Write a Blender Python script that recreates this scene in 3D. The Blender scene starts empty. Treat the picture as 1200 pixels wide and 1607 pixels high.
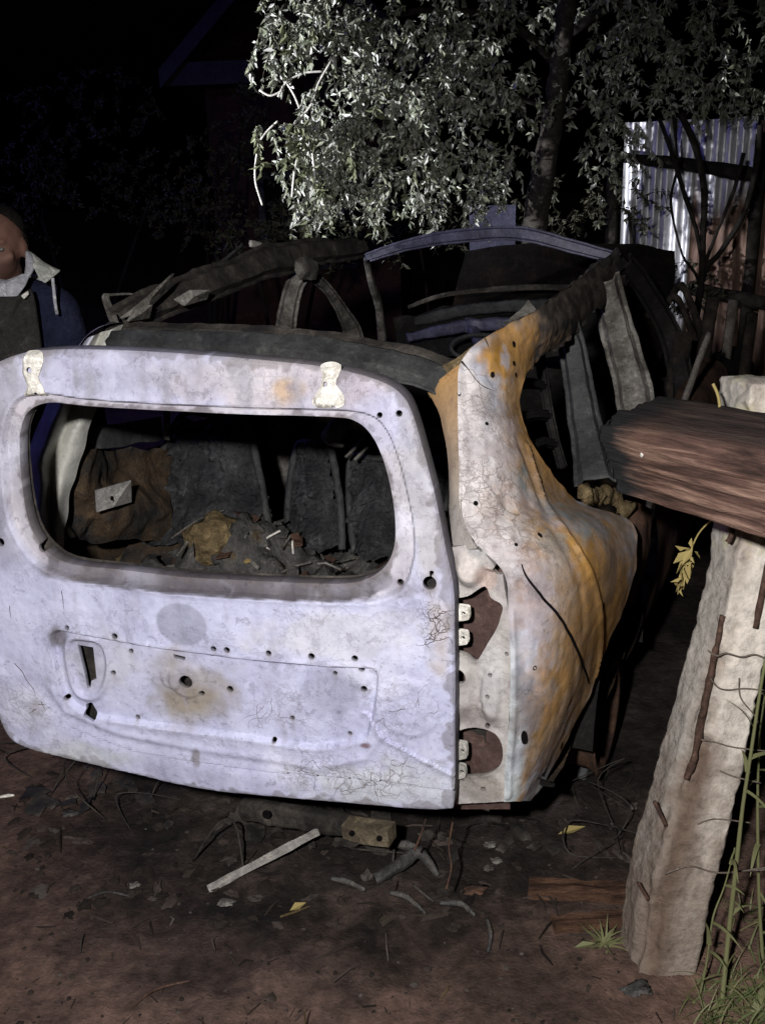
import bpy, bmesh, math, random
import numpy as np
from mathutils import Vector, Matrix, noise
from mathutils.bvhtree import BVHTree

random.seed(7); RNG = np.random.default_rng(11)
S = bpy.context.scene
COL = S.collection

# ------------------------------------------------------------------ camera
F_PX, PITCH, ROLL, CAM_H = 1500.0, 0.3389, -0.0397, 1.868
IMG_W, IMG_H = 1200.0, 1607.0
FW = Vector((0, math.cos(PITCH), -math.sin(PITCH)))
_rt = Vector((1, 0, 0)); _up = _rt.cross(FW)
RT = math.cos(ROLL) * _rt + math.sin(ROLL) * _up
UP = -math.sin(ROLL) * _rt + math.cos(ROLL) * _up
CAM = Vector((0, 0, CAM_H))
cd = bpy.data.cameras.new('camera')
cd.sensor_fit = 'VERTICAL'; cd.sensor_height = 24.0
cd.lens = 24.0 * F_PX / IMG_H
cd.clip_start = 0.05; cd.clip_end = 300
cam = bpy.data.objects.new('camera', cd); COL.objects.link(cam)
m3 = Matrix((RT, UP, -FW)).transposed()
cam.matrix_world = Matrix.Translation(CAM) @ m3.to_4x4()
S.camera = cam

# ------------------------------------------------------------------ world, lights, exposure
MOON_EL, MOON_AZ = math.radians(55), math.radians(-120)
w = bpy.data.worlds.new('World'); S.world = w; w.use_nodes = True
nt = w.node_tree; nt.nodes.clear()
sky = nt.nodes.new('ShaderNodeTexSky'); sky.sky_type = 'NISHITA'; sky.sun_disc = False
sky.sun_elevation = math.radians(-5); sky.sun_rotation = MOON_AZ
bg = nt.nodes.new('ShaderNodeBackground'); bg.inputs['Strength'].default_value = 0.05
out = nt.nodes.new('ShaderNodeOutputWorld')
nt.links.new(sky.outputs[0], bg.inputs[0]); nt.links.new(bg.outputs[0], out.inputs[0])

def light(name, kind, loc, target, energy, color, size, spot=None, blend=.5):
    l = bpy.data.lights.new(name, kind); l.energy = energy; l.color = color
    if kind == 'SUN': l.angle = size
    else: l.shadow_soft_size = size
    if spot: l.spot_size = math.radians(spot); l.spot_blend = blend
    o = bpy.data.objects.new(name, l); COL.objects.link(o)
    o.location = loc
    o.rotation_euler = (Vector(target) - Vector(loc)).to_track_quat('-Z', 'Y').to_euler()
    return o
light('moon', 'SUN', (0, 0, 20), (6, 8, 0), 0.012, (.75, .82, 1), math.radians(.5))
# work lamp beside the photographer
light('work_lamp', 'SPOT', (-.38, -.25, 2.25), (.12, 2.4, .75), 415, (1, .975, .975), .05, 84, .75)
# vehicle search light from the left, on the tree and the iron sheets
light('search_light', 'SPOT', (-4.5, 2.9, 1.9), (.55, 6.1, 2.62), 4300, (.93, .95, 1), .05, 35, .85)
# blue beacon of the vehicle on the left
light('blue_beacon', 'POINT', (-5.2, 6.6, 3.4), (0, 6, 1), 120, (.22, .2, 1), .08)
S.view_settings.view_transform = 'Standard'; S.view_settings.look = 'None'
S.view_settings.exposure = 0.0; S.view_settings.gamma = 1.0
S.render.engine = 'CYCLES'
S.cycles.max_bounces = 5; S.cycles.diffuse_bounces = 3; S.cycles.glossy_bounces = 2

# ------------------------------------------------------------------ pixel <-> place helpers
def ray(px, py):
    return FW + RT * ((px - 600) / F_PX) - UP * ((py - 803.5) / F_PX)
def on_z(px, py, z=0.0):
    d = ray(px, py); return CAM + d * ((z - CAM.z) / d.z)
def on_y(px, py, y):
    d = ray(px, py); return CAM + d * (y / d.y)
CAR_P = Vector((-.4412, 2.2658, 0)); CAR_YAW = .4546
CAR_M = Matrix.Translation(CAR_P) @ Matrix.Rotation(-CAR_YAW, 4, 'Z')
CAR_I = CAR_M.inverted()
CO = CAR_I @ CAM
def cray(px, py): return CAR_I.to_3x3() @ ray(px, py)
def cl(px, py, ax, val):
    d = cray(px, py); return CO + d * ((val - CO[ax]) / d[ax])
def clx(px, py, v): return cl(px, py, 0, v)
def cly(px, py, v): return cl(px, py, 1, v)
def clz(px, py, v): return cl(px, py, 2, v)
DOOR_ANG = .1927
DOOR_M = Matrix.Translation((.66, 0, 0)) @ Matrix.Rotation(DOOR_ANG, 4, 'Z')
DOOR_I = DOOR_M.inverted()
def lean(w):
    t = max(0.0, w - .93); return .06 * t / .51 + .05 * t * t
def dp(px, py):
    o = DOOR_I @ CO; d = DOOR_I.to_3x3() @ cray(px, py); y = 0.0
    for _ in range(6):
        p = o + d * ((y - o.y) / d.y); y = lean(p.z)
    return (p.x, p.z)

# ------------------------------------------------------------------ object helpers
def tag(o, label, cat, group=None):
    o['label'] = label; o['category'] = cat
    if group: o['group'] = group
    return o
def thing(name, label, cat, loc=(0, 0, 0), rz=0, group=None):
    o = bpy.data.objects.new(name, None); COL.objects.link(o)
    o.location = loc; o.rotation_euler = (0, 0, rz); o.empty_display_size = .1
    return tag(o, label, cat, group)
def mobj(name, V, Fc, mat, parent=None, smooth=True, col=None, crk=None, mtx=None):
    me = bpy.data.meshes.new(name)
    V = [tuple(v) for v in V]
    me.from_pydata(V, [], [tuple(int(i) for i in f) for f in Fc]); me.update()
    if smooth: me.polygons.foreach_set('use_smooth', [True] * len(me.polygons))
    if col is not None:
        a = me.color_attributes.new('Col', 'FLOAT_COLOR', 'POINT')
        c = np.ones((len(V), 4), np.float32); c[:, :3] = np.asarray(col)
        a.data.foreach_set('color', c.ravel())
    if crk is not None:
        a = me.attributes.new('crk', 'FLOAT', 'POINT'); a.data.foreach_set('value', np.asarray(crk, np.float32))
    me.materials.append(mat)
    o = bpy.data.objects.new(name, me); COL.objects.link(o)
    if parent: o.parent = parent
    if mtx is not None: o.matrix_local = mtx
    return o
class MB:
    def __init__(s): s.v = []; s.f = []
    def add(s, V, Fc):
        b = len(s.v); s.v += [Vector(v) for v in V]; s.f += [[b + i for i in f] for f in Fc]; return s
    def build(s, name, mat, parent=None, smooth=True, **k): return mobj(name, s.v, s.f, mat, parent, smooth, **k)
def N(p, sc=1.0): return noise.noise(Vector(p) * sc)
def tube_vf(pts, rad, sides=8, flat=1.0, upv=None, rough=0.0, rsc=12.0, caps=True, sq=0):
    """swept tube; flat<1 squashes it along its second axis"""
    pts = [Vector(p) for p in pts]; n = len(pts)
    if not hasattr(rad, '__len__'): rad = [rad] * n
    V = []; Fc = []; prev = None
    for i, p in enumerate(pts):
        t = (pts[min(i + 1, n - 1)] - pts[max(i - 1, 0)]).normalized()
        a = (Vector(upv) if upv else (prev if prev else (Vector((0, 0, 1)) if abs(t.z) < .9 else Vector((1, 0, 0)))))
        a = (a - t * a.dot(t))
        if a.length < 1e-5: a = t.orthogonal()
        a.normalize(); b = t.cross(a); prev = a
        for k in range(sides):
            th = 2 * math.pi * (k + .5) / sides
            e = 1.0 if not sq else 1.0 / (abs(math.cos(th)) ** sq + abs(math.sin(th)) ** sq) ** (1.0 / sq)
            q = p + a * (math.cos(th) * rad[i] * e) + b * (math.sin(th) * rad[i] * flat * e)
            if rough: q = q + (q - p).normalized() * rough * (.7 * N(q, rsc * .5) + .5 * N(q, rsc * 1.7) + .35 * N(q, rsc * 4.5)) + noise.noise_vector(q * 3.1) * (rough * .8)
            V.append(q)
    for i in range(n - 1):
        for k in range(sides):
            k2 = (k + 1) % sides
            Fc.append((i * sides + k, i * sides + k2, (i + 1) * sides + k2, (i + 1) * sides + k))
    if caps:
        Fc.append(tuple(range(sides))[::-1]); Fc.append(tuple((n - 1) * sides + k for k in range(sides)))
    return V, Fc
def spline(pts, m):
    """Catmull-Rom through pts, m samples per span"""
    P = [Vector(p) for p in pts]; out = []
    for i in range(len(P) - 1):
        p0 = P[max(i - 1, 0)]; p1 = P[i]; p2 = P[i + 1]; p3 = P[min(i + 2, len(P) - 1)]
        for k in range(m):
            t = k / m
            out.append(.5 * ((2 * p1) + (p2 - p0) * t + (2 * p0 - 5 * p1 + 4 * p2 - p3) * t * t + (3 * p1 - p0 - 3 * p2 + p3) * t ** 3))
    out.append(P[-1]); return out
def box_vf(c, sx, sy, sz, M=None, bev=.0):
    c = Vector(c); V = []
    for z in (-.5, .5):
        for x, y in ((-.5, -.5), (.5, -.5), (.5, .5), (-.5, .5)):
            q = Vector((x * sx, y * sy, z * sz))
            V.append(c + (M @ q if M else q))
    return V, [(0, 3, 2, 1), (4, 5, 6, 7), (0, 1, 5, 4), (1, 2, 6, 5), (2, 3, 7, 6), (3, 0, 4, 7)]
def lump_vf(c, r, sc=(1, 1, 1), rough=.35, rsc=4.0, seed=0, sub=3):
    bm = bmesh.new(); bmesh.ops.create_icosphere(bm, subdivisions=sub, radius=1.0); V = []
    for v in bm.verts:
        d = v.co.normalized(); k = 1 + rough * noise.noise(d * 1.7 + Vector((seed, 0, 0))) + rough * .5 * noise.noise(d * rsc + Vector((0, seed, 0)))
        V.append(Vector(c) + Vector((d.x * sc[0], d.y * sc[1], d.z * sc[2])) * r * k)
    Fc = [tuple(v.index for v in f.verts) for f in bm.faces]; bm.free(); return V, Fc
def cmr(A, n, axis):
    """resample array of control values along axis with Catmull-Rom to n samples"""
    A = np.moveaxis(np.asarray(A, float), axis, 0); m = A.shape[0]
    t = np.linspace(0, m - 1, n); i = np.clip(t.astype(int), 0, m - 2); f = (t - i).reshape((-1,) + (1,) * (A.ndim - 1))
    p0 = A[np.clip(i - 1, 0, m - 1)]; p1 = A[i]; p2 = A[i + 1]; p3 = A[np.clip(i + 2, 0, m - 1)]
    r = .5 * (2 * p1 + (p2 - p0) * f + (2 * p0 - 5 * p1 + 4 * p2 - p3) * f ** 2 + (3 * p1 - p0 - 3 * p2 + p3) * f ** 3)
    return np.moveaxis(r, 0, axis)
def grid_faces(nu, nv):
    i, j = np.meshgrid(np.arange(nu - 1), np.arange(nv - 1), indexing='ij')
    a = (i * nv + j).ravel()
    return np.stack([a, a + 1, a + nv + 1, a + nv], 1)
def patch(ctrl, nu, nv, rough=0.0, rsc=10.0):
    P = cmr(cmr(np.array([[tuple(q) for q in r] for r in ctrl]), nu, 0), nv, 1)
    V = P.reshape(-1, 3)
    if rough:
        V = np.array([tuple(Vector(v) + noise.noise_vector(Vector(v) * rsc) * rough) for v in V])
    return V, grid_faces(nu, nv)

# ------------------------------------------------------------------ materials
def newmat(name, rough=.7, spec=.3, metal=0.0):
    m = bpy.data.materials.new(name); m.use_nodes = True
    t = m.node_tree; b = t.nodes['Principled BSDF']
    b.inputs['Roughness'].default_value = rough; b.inputs['Specular IOR Level'].default_value = spec
    b.inputs['Metallic'].default_value = metal
    return m, t, b
def nd(t, typ, **k):
    n = t.nodes.new(typ)
    for a, v in k.items(): setattr(n, a, v)
    return n
def tex_noise(t, scale, detail=6, rough=.6, vec=None, dist=0.0):
    n = nd(t, 'ShaderNodeTexNoise'); n.inputs['Scale'].default_value = scale
    n.inputs['Detail'].default_value = detail; n.inputs['Roughness'].default_value = rough
    n.inputs['Distortion'].default_value = dist
    if vec is None: vec = t.nodes.get('TC') or nd(t, 'ShaderNodeTexCoord', name='TC'); vec = vec.outputs['Object']
    t.links.new(vec, n.inputs['Vector']); return n
def ramp(t, src, stops):
    r = nd(t, 'ShaderNodeValToRGB'); e = r.color_ramp.elements
    while len(e) < len(stops): e.new(.5)
    for k, (p, c) in enumerate(stops):
        e[k].position = p; e[k].color = (c, c, c, 1) if not hasattr(c, '__len__') else (*c, 1)
    t.links.new(src, r.inputs[0]); return r
def mix(t, fac, a, b, mode='MIX'):
    n = nd(t, 'ShaderNodeMix', data_type='RGBA', blend_type=mode)
    for s, v in ((0, fac), (6, a), (7, b)):
        if hasattr(v, 'links'): t.links.new(v, n.inputs[s])
        elif s == 0: n.inputs[0].default_value = v
        else: n.inputs[s].default_value = (*v, 1)
    return n.outputs[2]
def bump(t, b, src, strength, dist=.01):
    n = nd(t, 'ShaderNodeBump'); n.inputs['Strength'].default_value = strength; n.inputs['Distance'].default_value = dist
    t.links.new(src, n.inputs['Height']); t.links.new(n.outputs[0], b.inputs['Normal']); return n
def mmath(t, op, a, b=None):
    n = nd(t, 'ShaderNodeMath', operation=op)
    for k, v in enumerate((a, b)):
        if v is None: continue
        if hasattr(v, 'links'): t.links.new(v, n.inputs[k])
        else: n.inputs[k].default_value = v
    return n.outputs[0]

def mat_burnt_paint():
    """painted steel after the fire: vertex colours carry the ash / rust zones, nodes add flakes, crackle, soot, specks"""
    m, t, b = newmat('burnt_paint', .72, .22)
    at = nd(t, 'ShaderNodeAttribute', attribute_name='Col'); ck = nd(t, 'ShaderNodeAttribute', attribute_name='crk')
    n1 = tex_noise(t, 4.5, 10, .7); n2 = tex_noise(t, 45, 6, .65); n3 = tex_noise(t, 170, 3, .6)
    tc = t.nodes['TC']
    c = mix(t, .8, at.outputs['Color'], ramp(t, n1.outputs[0], [(.28, (.50, .49, .53)), (.44, (.84, .83, .86)), (.56, (1.0, 1.0, 1.0)), (.72, (1.16, 1.14, 1.10))]).outputs[0], 'MULTIPLY')
    c = mix(t, .40, c, ramp(t, n2.outputs[0], [(.28, (.60, .59, .60)), (.5, (.97, .97, .97)), (.7, (1.15, 1.14, 1.12))]).outputs[0], 'MULTIPLY')
    # flaked layers with crisp borders
    f1 = tex_noise(t, 5, 12, .74, None, .3); f2 = tex_noise(t, 23, 10, .72, None, .4)
    e1 = ramp(t, f1.outputs[0], [(.535, 0.0), (.55, 1.0)]).outputs[0]; e2 = ramp(t, f2.outputs[0], [(.60, 0.0), (.615, 1.0)]).outputs[0]
    c = mix(t, mmath(t, 'MULTIPLY', e1, .20), c, mix(t, 1.0, c, (.74, .73, .76), 'MULTIPLY'))
    c = mix(t, mmath(t, 'MULTIPLY', e2, .5), c, mix(t, 1.0, c, (.62, .60, .60), 'MULTIPLY'))
    e3 = ramp(t, f2.outputs[0], [(.355, 1.0), (.37, 0.0)]).outputs[0]
    c = mix(t, mmath(t, 'MULTIPLY', e3, .5), c, mix(t, 1.0, c, (1.2, 1.19, 1.16), 'MULTIPLY'))
    # soot runs
    mp = nd(t, 'ShaderNodeMapping'); mp.inputs['Scale'].default_value = (9, 9, 1.6); t.links.new(tc.outputs['Object'], mp.inputs[0])
    st = tex_noise(t, 1.4, 8, .7, mp.outputs[0])
    c = mix(t, mmath(t, 'MULTIPLY', ramp(t, st.outputs[0], [(.54, 0.0), (.74, 1.0)]).outputs[0], .30), c, (.20, .18, .19))
    # crackle lines
    nd_ = tex_noise(t, 30, 5, .65)
    va = nd(t, 'ShaderNodeVectorMath', operation='MULTIPLY_ADD'); va.inputs[1].default_value = (.05, .05, .05)
    t.links.new(nd_.outputs['Color'], va.inputs[0]); t.links.new(tc.outputs['Object'], va.inputs[2])
    vo = nd(t, 'ShaderNodeTexVoronoi', feature='DISTANCE_TO_EDGE'); vo.inputs['Scale'].default_value = 62
    t.links.new(va.outputs[0], vo.inputs['Vector'])
    vo2 = nd(t, 'ShaderNodeTexVoronoi', feature='DISTANCE_TO_EDGE'); vo2.inputs['Scale'].default_value = 26
    t.links.new(va.outputs[0], vo2.inputs['Vector'])
    l1 = ramp(t, vo.outputs[0], [(.0, .75), (.09, .0)]).outputs[0]
    l2 = ramp(t, vo2.outputs[0], [(.0, 1.0), (.045, .0)]).outputs[0]
    brk = ramp(t, tex_noise(t, 11, 6, .65).outputs[0], [(.44, 0.0), (.56, 1.0)]).outputs[0]
    lf = mmath(t, 'MULTIPLY', mmath(t, 'MAXIMUM', mmath(t, 'MULTIPLY', l1, brk), mmath(t, 'MULTIPLY', l2, ramp(t, n1.outputs[0], [(.45, 0.0), (.55, 1.0)]).outputs[0])), ck.outputs['Fac'])
    c = mix(t, mmath(t, 'MULTIPLY', lf, .72), c, (.15, .10, .085))
    # specks and pits
    sp = ramp(t, n3.outputs[0], [(.66, 0.0), (.70, 1.0)]).outputs[0]
    sp = mmath(t, 'MULTIPLY', sp, ramp(t, tex_noise(t, 6, 3).outputs[0], [(.42, .12), (.62, .8)]).outputs[0])
    c = mix(t, sp, c, (.09, .075, .07))
    t.links.new(c, b.inputs['Base Color'])
    h = mmath(t, 'ADD', mmath(t, 'MULTIPLY', n2.outputs[0], .5), mmath(t, 'MULTIPLY', n1.outputs[0], 1.2))
    h = mmath(t, 'SUBTRACT', h, mmath(t, 'MULTIPLY', lf, .45)); h = mmath(t, 'SUBTRACT', h, mmath(t, 'MULTIPLY', mmath(t, 'ADD', e1, e2), .22))
    h = mmath(t, 'ADD', h, mmath(t, 'MULTIPLY', n3.outputs[0], .18))
    bump(t, b, h, .55, .006)
    t.links.new(ramp(t, n1.outputs[0], [(.3, .85), (.7, .55)]).outputs[0], b.inputs['Roughness'])
    return m
def mat_mottled(name, cols, scale=8, rough=.85, spec=.2, bmp=.5, bd=.01, stretch=None, detail=8, fine=60, metal=0.0, pos=None, flake=.6):
    m, t, b = newmat(name, rough, spec, metal)
    vec = None
    if stretch:
        mp = nd(t, 'ShaderNodeMapping'); mp.inputs['Scale'].default_value = stretch
        tc = nd(t, 'ShaderNodeTexCoord', name='TC'); t.links.new(tc.outputs['Object'], mp.inputs[0]); vec = mp.outputs[0]
    n1 = tex_noise(t, scale, detail, .65, vec); n2 = tex_noise(t, fine, 4, .6, vec)
    k = len(cols)
    ps = pos or [.28 + .44 * i / (k - 1) for i in range(k)]
    c = ramp(t, n1.outputs[0], list(zip(ps, cols))).outputs[0]
    c = mix(t, .6, c, ramp(t, n2.outputs[0], [(.3, .55), (.65, 1.2)]).outputs[0], 'MULTIPLY')
    f1 = tex_noise(t, scale * 2.6, 12, .74, vec, .5); e1 = ramp(t, f1.outputs[0], [(.56, 0.0), (.585, 1.0)]).outputs[0]; e2 = ramp(t, f1.outputs[0], [(.38, 1.0), (.40, 0.0)]).outputs[0]
    c = mix(t, mmath(t, 'MULTIPLY', e1, flake), c, mix(t, 1.0, c, (1.9, 1.85, 1.75), 'MULTIPLY')); c = mix(t, mmath(t, 'MULTIPLY', e2, flake), c, mix(t, 1.0, c, (.45, .43, .42), 'MULTIPLY'))
    n3 = tex_noise(t, fine * 3.2, 3, .6, vec); c = mix(t, .5 * min(1, flake * 1.5), c, ramp(t, n3.outputs[0], [(.35, .6), (.65, 1.3)]).outputs[0], 'MULTIPLY')
    t.links.new(c, b.inputs['Base Color'])
    h = mmath(t, 'ADD', n1.outputs[0], mmath(t, 'MULTIPLY', n2.outputs[0], .5)); h = mmath(t, 'ADD', h, mmath(t, 'MULTIPLY', f1.outputs[0], .6)); h = mmath(t, 'ADD', h, mmath(t, 'MULTIPLY', n3.outputs[0], .15))
    bump(t, b, h, bmp, bd); return m

M = {}
M['paint'] = mat_burnt_paint()
M['char'] = mat_mottled('charred_metal', [(.007, .006, .006), (.02, .018, .016), (.05, .043, .036), (.11, .096, .082)], 9, .8, .3, .6, .01)
M['chargrey'] = mat_mottled('sooty_grey_metal', [(.012, .012, .012), (.036, .038, .037), (.075, .078, .075)], 7, .7, .35, .4, .008)
M['charash'] = mat_mottled('ashy_metal', [(.03, .027, .024), (.085, .078, .068), (.19, .178, .16), (.32, .30, .27)], 11, .85, .2, .6, .01)
M['soot'] = mat_mottled('soot', [(.006, .006, .006), (.014, .013, .012), (.03, .027, .025)], 8, .9, .15, .5, .01)
M['rustdark'] = mat_mottled('dark_rust', [(.02, .014, .012), (.05, .03, .024), (.10, .055, .035), (.06, .04, .033)], 10, .85, .2, .5, .008)
M['interior'] = mat_mottled('burnt_interior', [(.01, .01, .01), (.03, .028, .026), (.075, .05, .03), (.05, .045, .04)], 6, .9, .15, .8, .015)
M['ashheap'] = mat_mottled('ash_heap', [(.02, .019, .018), (.06, .058, .055), (.11, .105, .10), (.10, .07, .035)], 10, .95, .1, .9, .02)
M['ashseat'] = mat_mottled('ashy_seat', [(.018, .018, .02), (.04, .04, .042), (.085, .085, .088)], 9, .95, .1, .9, .015)
M['foam'] = mat_mottled('scorched_foam', [(.05, .032, .018), (.17, .125, .065), (.27, .215, .12)], 12, .95, .1, .9, .02)
M['zincstrip'] = mat_mottled('pale_bare_metal', [(.16, .15, .13), (.38, .36, .33), (.5, .48, .44)], 14, .6, .4, .4, .005)
M['hinge'] = mat_mottled('white_hinge_metal', [(.45, .42, .36), (.72, .69, .62), (.8, .78, .72)], 30, .8, .25, .8, .004)
M['hole'] = mat_mottled('hole_dark', [(.004, .004, .004), (.012, .01, .01)], 30, .95, .05, .2)
M['blueish'] = mat_mottled('metal_blue_light', [(.025, .025, .045), (.07, .07, .12), (.13, .13, .21)], 12, .5, .5, .3)  # blue beacon light on header and dash is put into the metal's colour

# ================================================================== GROUND
def ground_h(x, y):
    h = .018 * noise.noise(Vector((x * 1.3, y * 1.3, 3))) + .010 * noise.noise(Vector((x * 5, y * 5, 1))) + .006 * noise.noise(Vector((x * 17, y * 17, 2)))
    return h - .004 + .014 * max(0, noise.noise(Vector((x * 8, y * 8, 9)))) + .004 * noise.noise(Vector((x * 34, y * 34, 4)))
def warp(n, lo, hi, c, dens):
    t = np.linspace(-1, 1, n); s = np.sign(t) * (dens * np.abs(t) + (1 - dens) * np.abs(t) ** 5)
    return np.where(s < 0, c + s * (c - lo), c + s * (hi - c))
def mat_ground():
    m, t, b = newmat('burnt_soil', .95, .15)
    tc = nd(t, 'ShaderNodeTexCoord', name='TC')
    n1 = tex_noise(t, 2.2, 9, .68); n2 = tex_noise(t, 26, 6, .65); n3 = tex_noise(t, 110, 3, .6)
    soil = ramp(t, n1.outputs[0], [(.3, (.070, .045, .036)), (.5, (.125, .078, .060)), (.7, (.19, .115, .085))]).outputs[0]
    ash = ramp(t, n1.outputs[0], [(.32, (.008, .007, .0065)), (.47, (.020, .016, .014)), (.6, (.046, .036, .032)), (.75, (.11, .092, .085))]).outputs[0]
    # burn scar round the car; its ash is also darkened for the car's shadow
    mp = nd(t, 'ShaderNodeMapping'); mp.vector_type = 'TEXTURE'
    mp.inputs['Location'].default_value = (.45, 4.0, 0); mp.inputs['Rotation'].default_value = (0, 0, -CAR_YAW); mp.inputs['Scale'].default_value = (1.65, 2.75, 50)
    t.links.new(tc.outputs['Object'], mp.inputs[0])
    ln = nd(t, 'ShaderNodeVectorMath', operation='LENGTH'); t.links.new(mp.outputs[0], ln.inputs[0])
    sc = mmath(t, 'ADD', ln.outputs['Value'], mmath(t, 'MULTIPLY', mmath(t, 'SUBTRACT', n1.outputs[0], .5), .55))
    k = ramp(t, mmath(t, 'MULTIPLY', sc, .5), [(.36, 1.0), (.52, 0.0)]).outputs[0]
    c = mix(t, k, soil, ash)
    c = mix(t, .8, c, ramp(t, n2.outputs[0], [(.28, .4), (.5, .95), (.72, 1.5)]).outputs[0], 'MULTIPLY')
    c = mix(t, ramp(t, n3.outputs[0], [(.70, 0.0), (.78, .35)]).outputs[0], c, (.17, .15, .135))
    t.links.new(c, b.inputs['Base Color'])
    h = mmath(t, 'ADD', mmath(t, 'MULTIPLY', n2.outputs[0], 1.0), mmath(t, 'MULTIPLY', n3.outputs[0], .35))
    bump(t, b, h, .6, .022); return m
M['ground'] = mat_ground()
xs = warp(330, -60, 60, .0, .045); ys = warp(330, -40, 80, 2.1, .045)
X, Y = np.meshgrid(xs, ys, indexing='ij')
GV = [(x, y, ground_h(x, y)) for x, y in zip(X.ravel(), Y.ravel())]
g = mobj('ground', GV, grid_faces(330, 330)[:, ::-1], M['ground']); g['kind'] = 'structure'
def on_g(px, py, dz=0.0):
    z = 0.0
    for _ in range(4):
        p = on_z(px, py, z); z = ground_h(p.x, p.y)
    p.z = z + dz; return p

# ================================================================== BURNED CAR
car = thing('burned_car', 'burnt-out hatchback car shell with its white scorched rear door hanging ajar', 'car', CAR_P, -CAR_YAW)

# ---------------- rear door
def closed(pts, m):
    P = [Vector((*p, 0)) for p in pts]; n = len(P); out = []
    for i in range(n):
        p0, p1, p2, p3 = P[i - 1], P[i], P[(i + 1) % n], P[(i + 2) % n]
        for k in range(m):
            t = k / m
            q = .5 * ((2 * p1) + (p2 - p0) * t + (2 * p0 - 5 * p1 + 4 * p2 - p3) * t * t + (3 * p1 - p0 - 3 * p2 + p3) * t ** 3)
            out.append((q.x, q.y))
    return np.array(out)
def seg_dist(P, poly, close=True):
    """distance to polyline, nearest points"""
    A = poly; B = np.roll(poly, -1, 0) if close else None
    if not close: A, B = poly[:-1], poly[1:]
    best = np.full(len(P), 1e9); near = P.copy()
    for a, b in zip(A, B):
        d = b - a; L = (d @ d) + 1e-12
        t = np.clip(((P - a) @ d) / L, 0, 1); q = a + t[:, None] * d
        r = np.hypot(*(P - q).T); k = r < best
        best[k] = r[k]; near[k] = q[k]
    return best, near
def inside(P, poly):
    r = np.zeros(len(P), bool); x, y = P.T
    for a, b in zip(poly, np.roll(poly, -1, 0)):
        c = ((a[1] > y) != (b[1] > y)) & (x < (b[0] - a[0]) * (y - a[1]) / (b[1] - a[1] + 1e-15) + a[0]); r ^= c
    return r
def sdist(P, poly):
    d, q = seg_dist(P, poly); return np.where(inside(P, poly), d, -d), q
def sstep(x, a, b):
    t = np.clip((x - a) / (b - a), 0, 1); return t * t * (3 - 2 * t)
def cutgrid(outline, holes, step):
    """regular grid trimmed to an outline with holes, border vertices snapped onto the curves"""
    lo = outline.min(0) - step; hi = outline.max(0) + step
    nx = int((hi[0] - lo[0]) / step) + 1; ny = int((hi[1] - lo[1]) / step) + 1
    X, Y = np.meshgrid(lo[0] + np.arange(nx) * step, lo[1] + np.arange(ny) * step, indexing='ij')
    P = np.stack([X.ravel(), Y.ravel()], 1); Fc = grid_faces(nx, ny)
    C = P[Fc].mean(1); keep = inside(C, outline)
    for h in holes: keep &= ~inside(C, h)
    Fc = Fc[keep]
    used = np.unique(Fc); mp = -np.ones(len(P), int); mp[used] = np.arange(len(used)); P = P[used]; Fc = mp[Fc]
    E = np.concatenate([Fc[:, [k, (k + 1) % 4]] for k in range(4)])
    key = np.sort(E, 1); _, inv, cnt = np.unique(key, axis=0, return_inverse=True, return_counts=True)
    BE = E[cnt[inv.ravel()] == 1]; bv = np.unique(BE)
    best = np.full(len(bv), 1e9); tgt = P[bv].copy(); which = np.zeros(len(bv), int)
    for k, poly in enumerate([outline] + holes):
        d, q = seg_dist(P[bv], poly); c = d < best; best[c] = d[c]; tgt[c] = q[c]; which[c] = k
    P[bv] = tgt
    wh = dict(zip(bv.tolist(), which.tolist()))
    return P, Fc, BE, wh
out_px = [(712, 1255), (700, 1271), (640, 1270), (560, 1263), (430, 1252), (300, 1238), (180, 1210), (90, 1190), (38, 1175), (12, 1158), (-6, 1120), (-22, 1060), (-40, 980), (-62, 890), (-82, 790), (-86, 700), (-70, 630), (-38, 588), (2, 566), (45, 553), (110, 549), (200, 551), (320, 558), (430, 568), (520, 579), (590, 597), (626, 618), (645, 648), (664, 710), (682, 780), (698, 860), (711, 930), (713, 1020), (713, 1140)]
win_px = [(72, 634), (130, 639), (250, 646), (400, 653), (520, 657), (556, 664), (580, 685), (598, 722), (611, 770), (618, 820), (616, 862), (602, 892), (574, 911), (530, 918), (420, 915), (300, 908), (200, 897), (112, 887), (76, 870), (50, 838), (37, 795), (29, 730), (28, 680), (40, 648)]
flg_px = [(66, 618), (130, 626), (250, 634), (400, 640), (530, 644), (580, 652), (606, 676), (626, 725), (642, 790), (650, 845), (646, 890), (628, 925), (580, 942), (520, 941), (400, 936), (290, 928), (200, 916), (110, 903), (66, 885), (34, 850), (16, 800), (8, 730), (8, 675), (25, 630)]
DO = closed([dp(*p) for p in out_px], 6); DW = closed([dp(*p) for p in win_px], 6); DF = closed([dp(*p) for p in flg_px], 6)
bolt = [(108, 983, 5), (183, 996, 6), (337, 1016, 6), (358, 1018, 6.5), (423, 1023, 6), (490, 1028, 7), (558, 1031, 7), (566, 1052, 7), (570, 1083, 7), (525, 1058, 5), (292, 1070, 11), (316, 1089, 6), (360, 1083, 7), (205, 1023, 5), (178, 1056, 5), (596, 651, 6), (626, 649, 7), (677, 899, 5), (626, 917, 7), (674, 915, 12), (548, 1153, 5), (105, 1095, 5), (3, 850, 8), (64, 862, 8), (458, 1128, 5), (430, 1162, 5), (215, 1127, 5)]
bolt = [(x, y, r * (.74 if r < 9 else .9)) for x, y, r in bolt]
def circ(px, py, r, n=18, sy=1.0):
    c = Vector((*dp(px, py), 0)); e = Vector((*dp(px + r, py), 0)); R = (e - c).length
    return np.array([(c.x + R * math.cos(a), c.y + sy * R * math.sin(a)) for a in np.linspace(0, 2 * math.pi, n, endpoint=False)])
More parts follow.
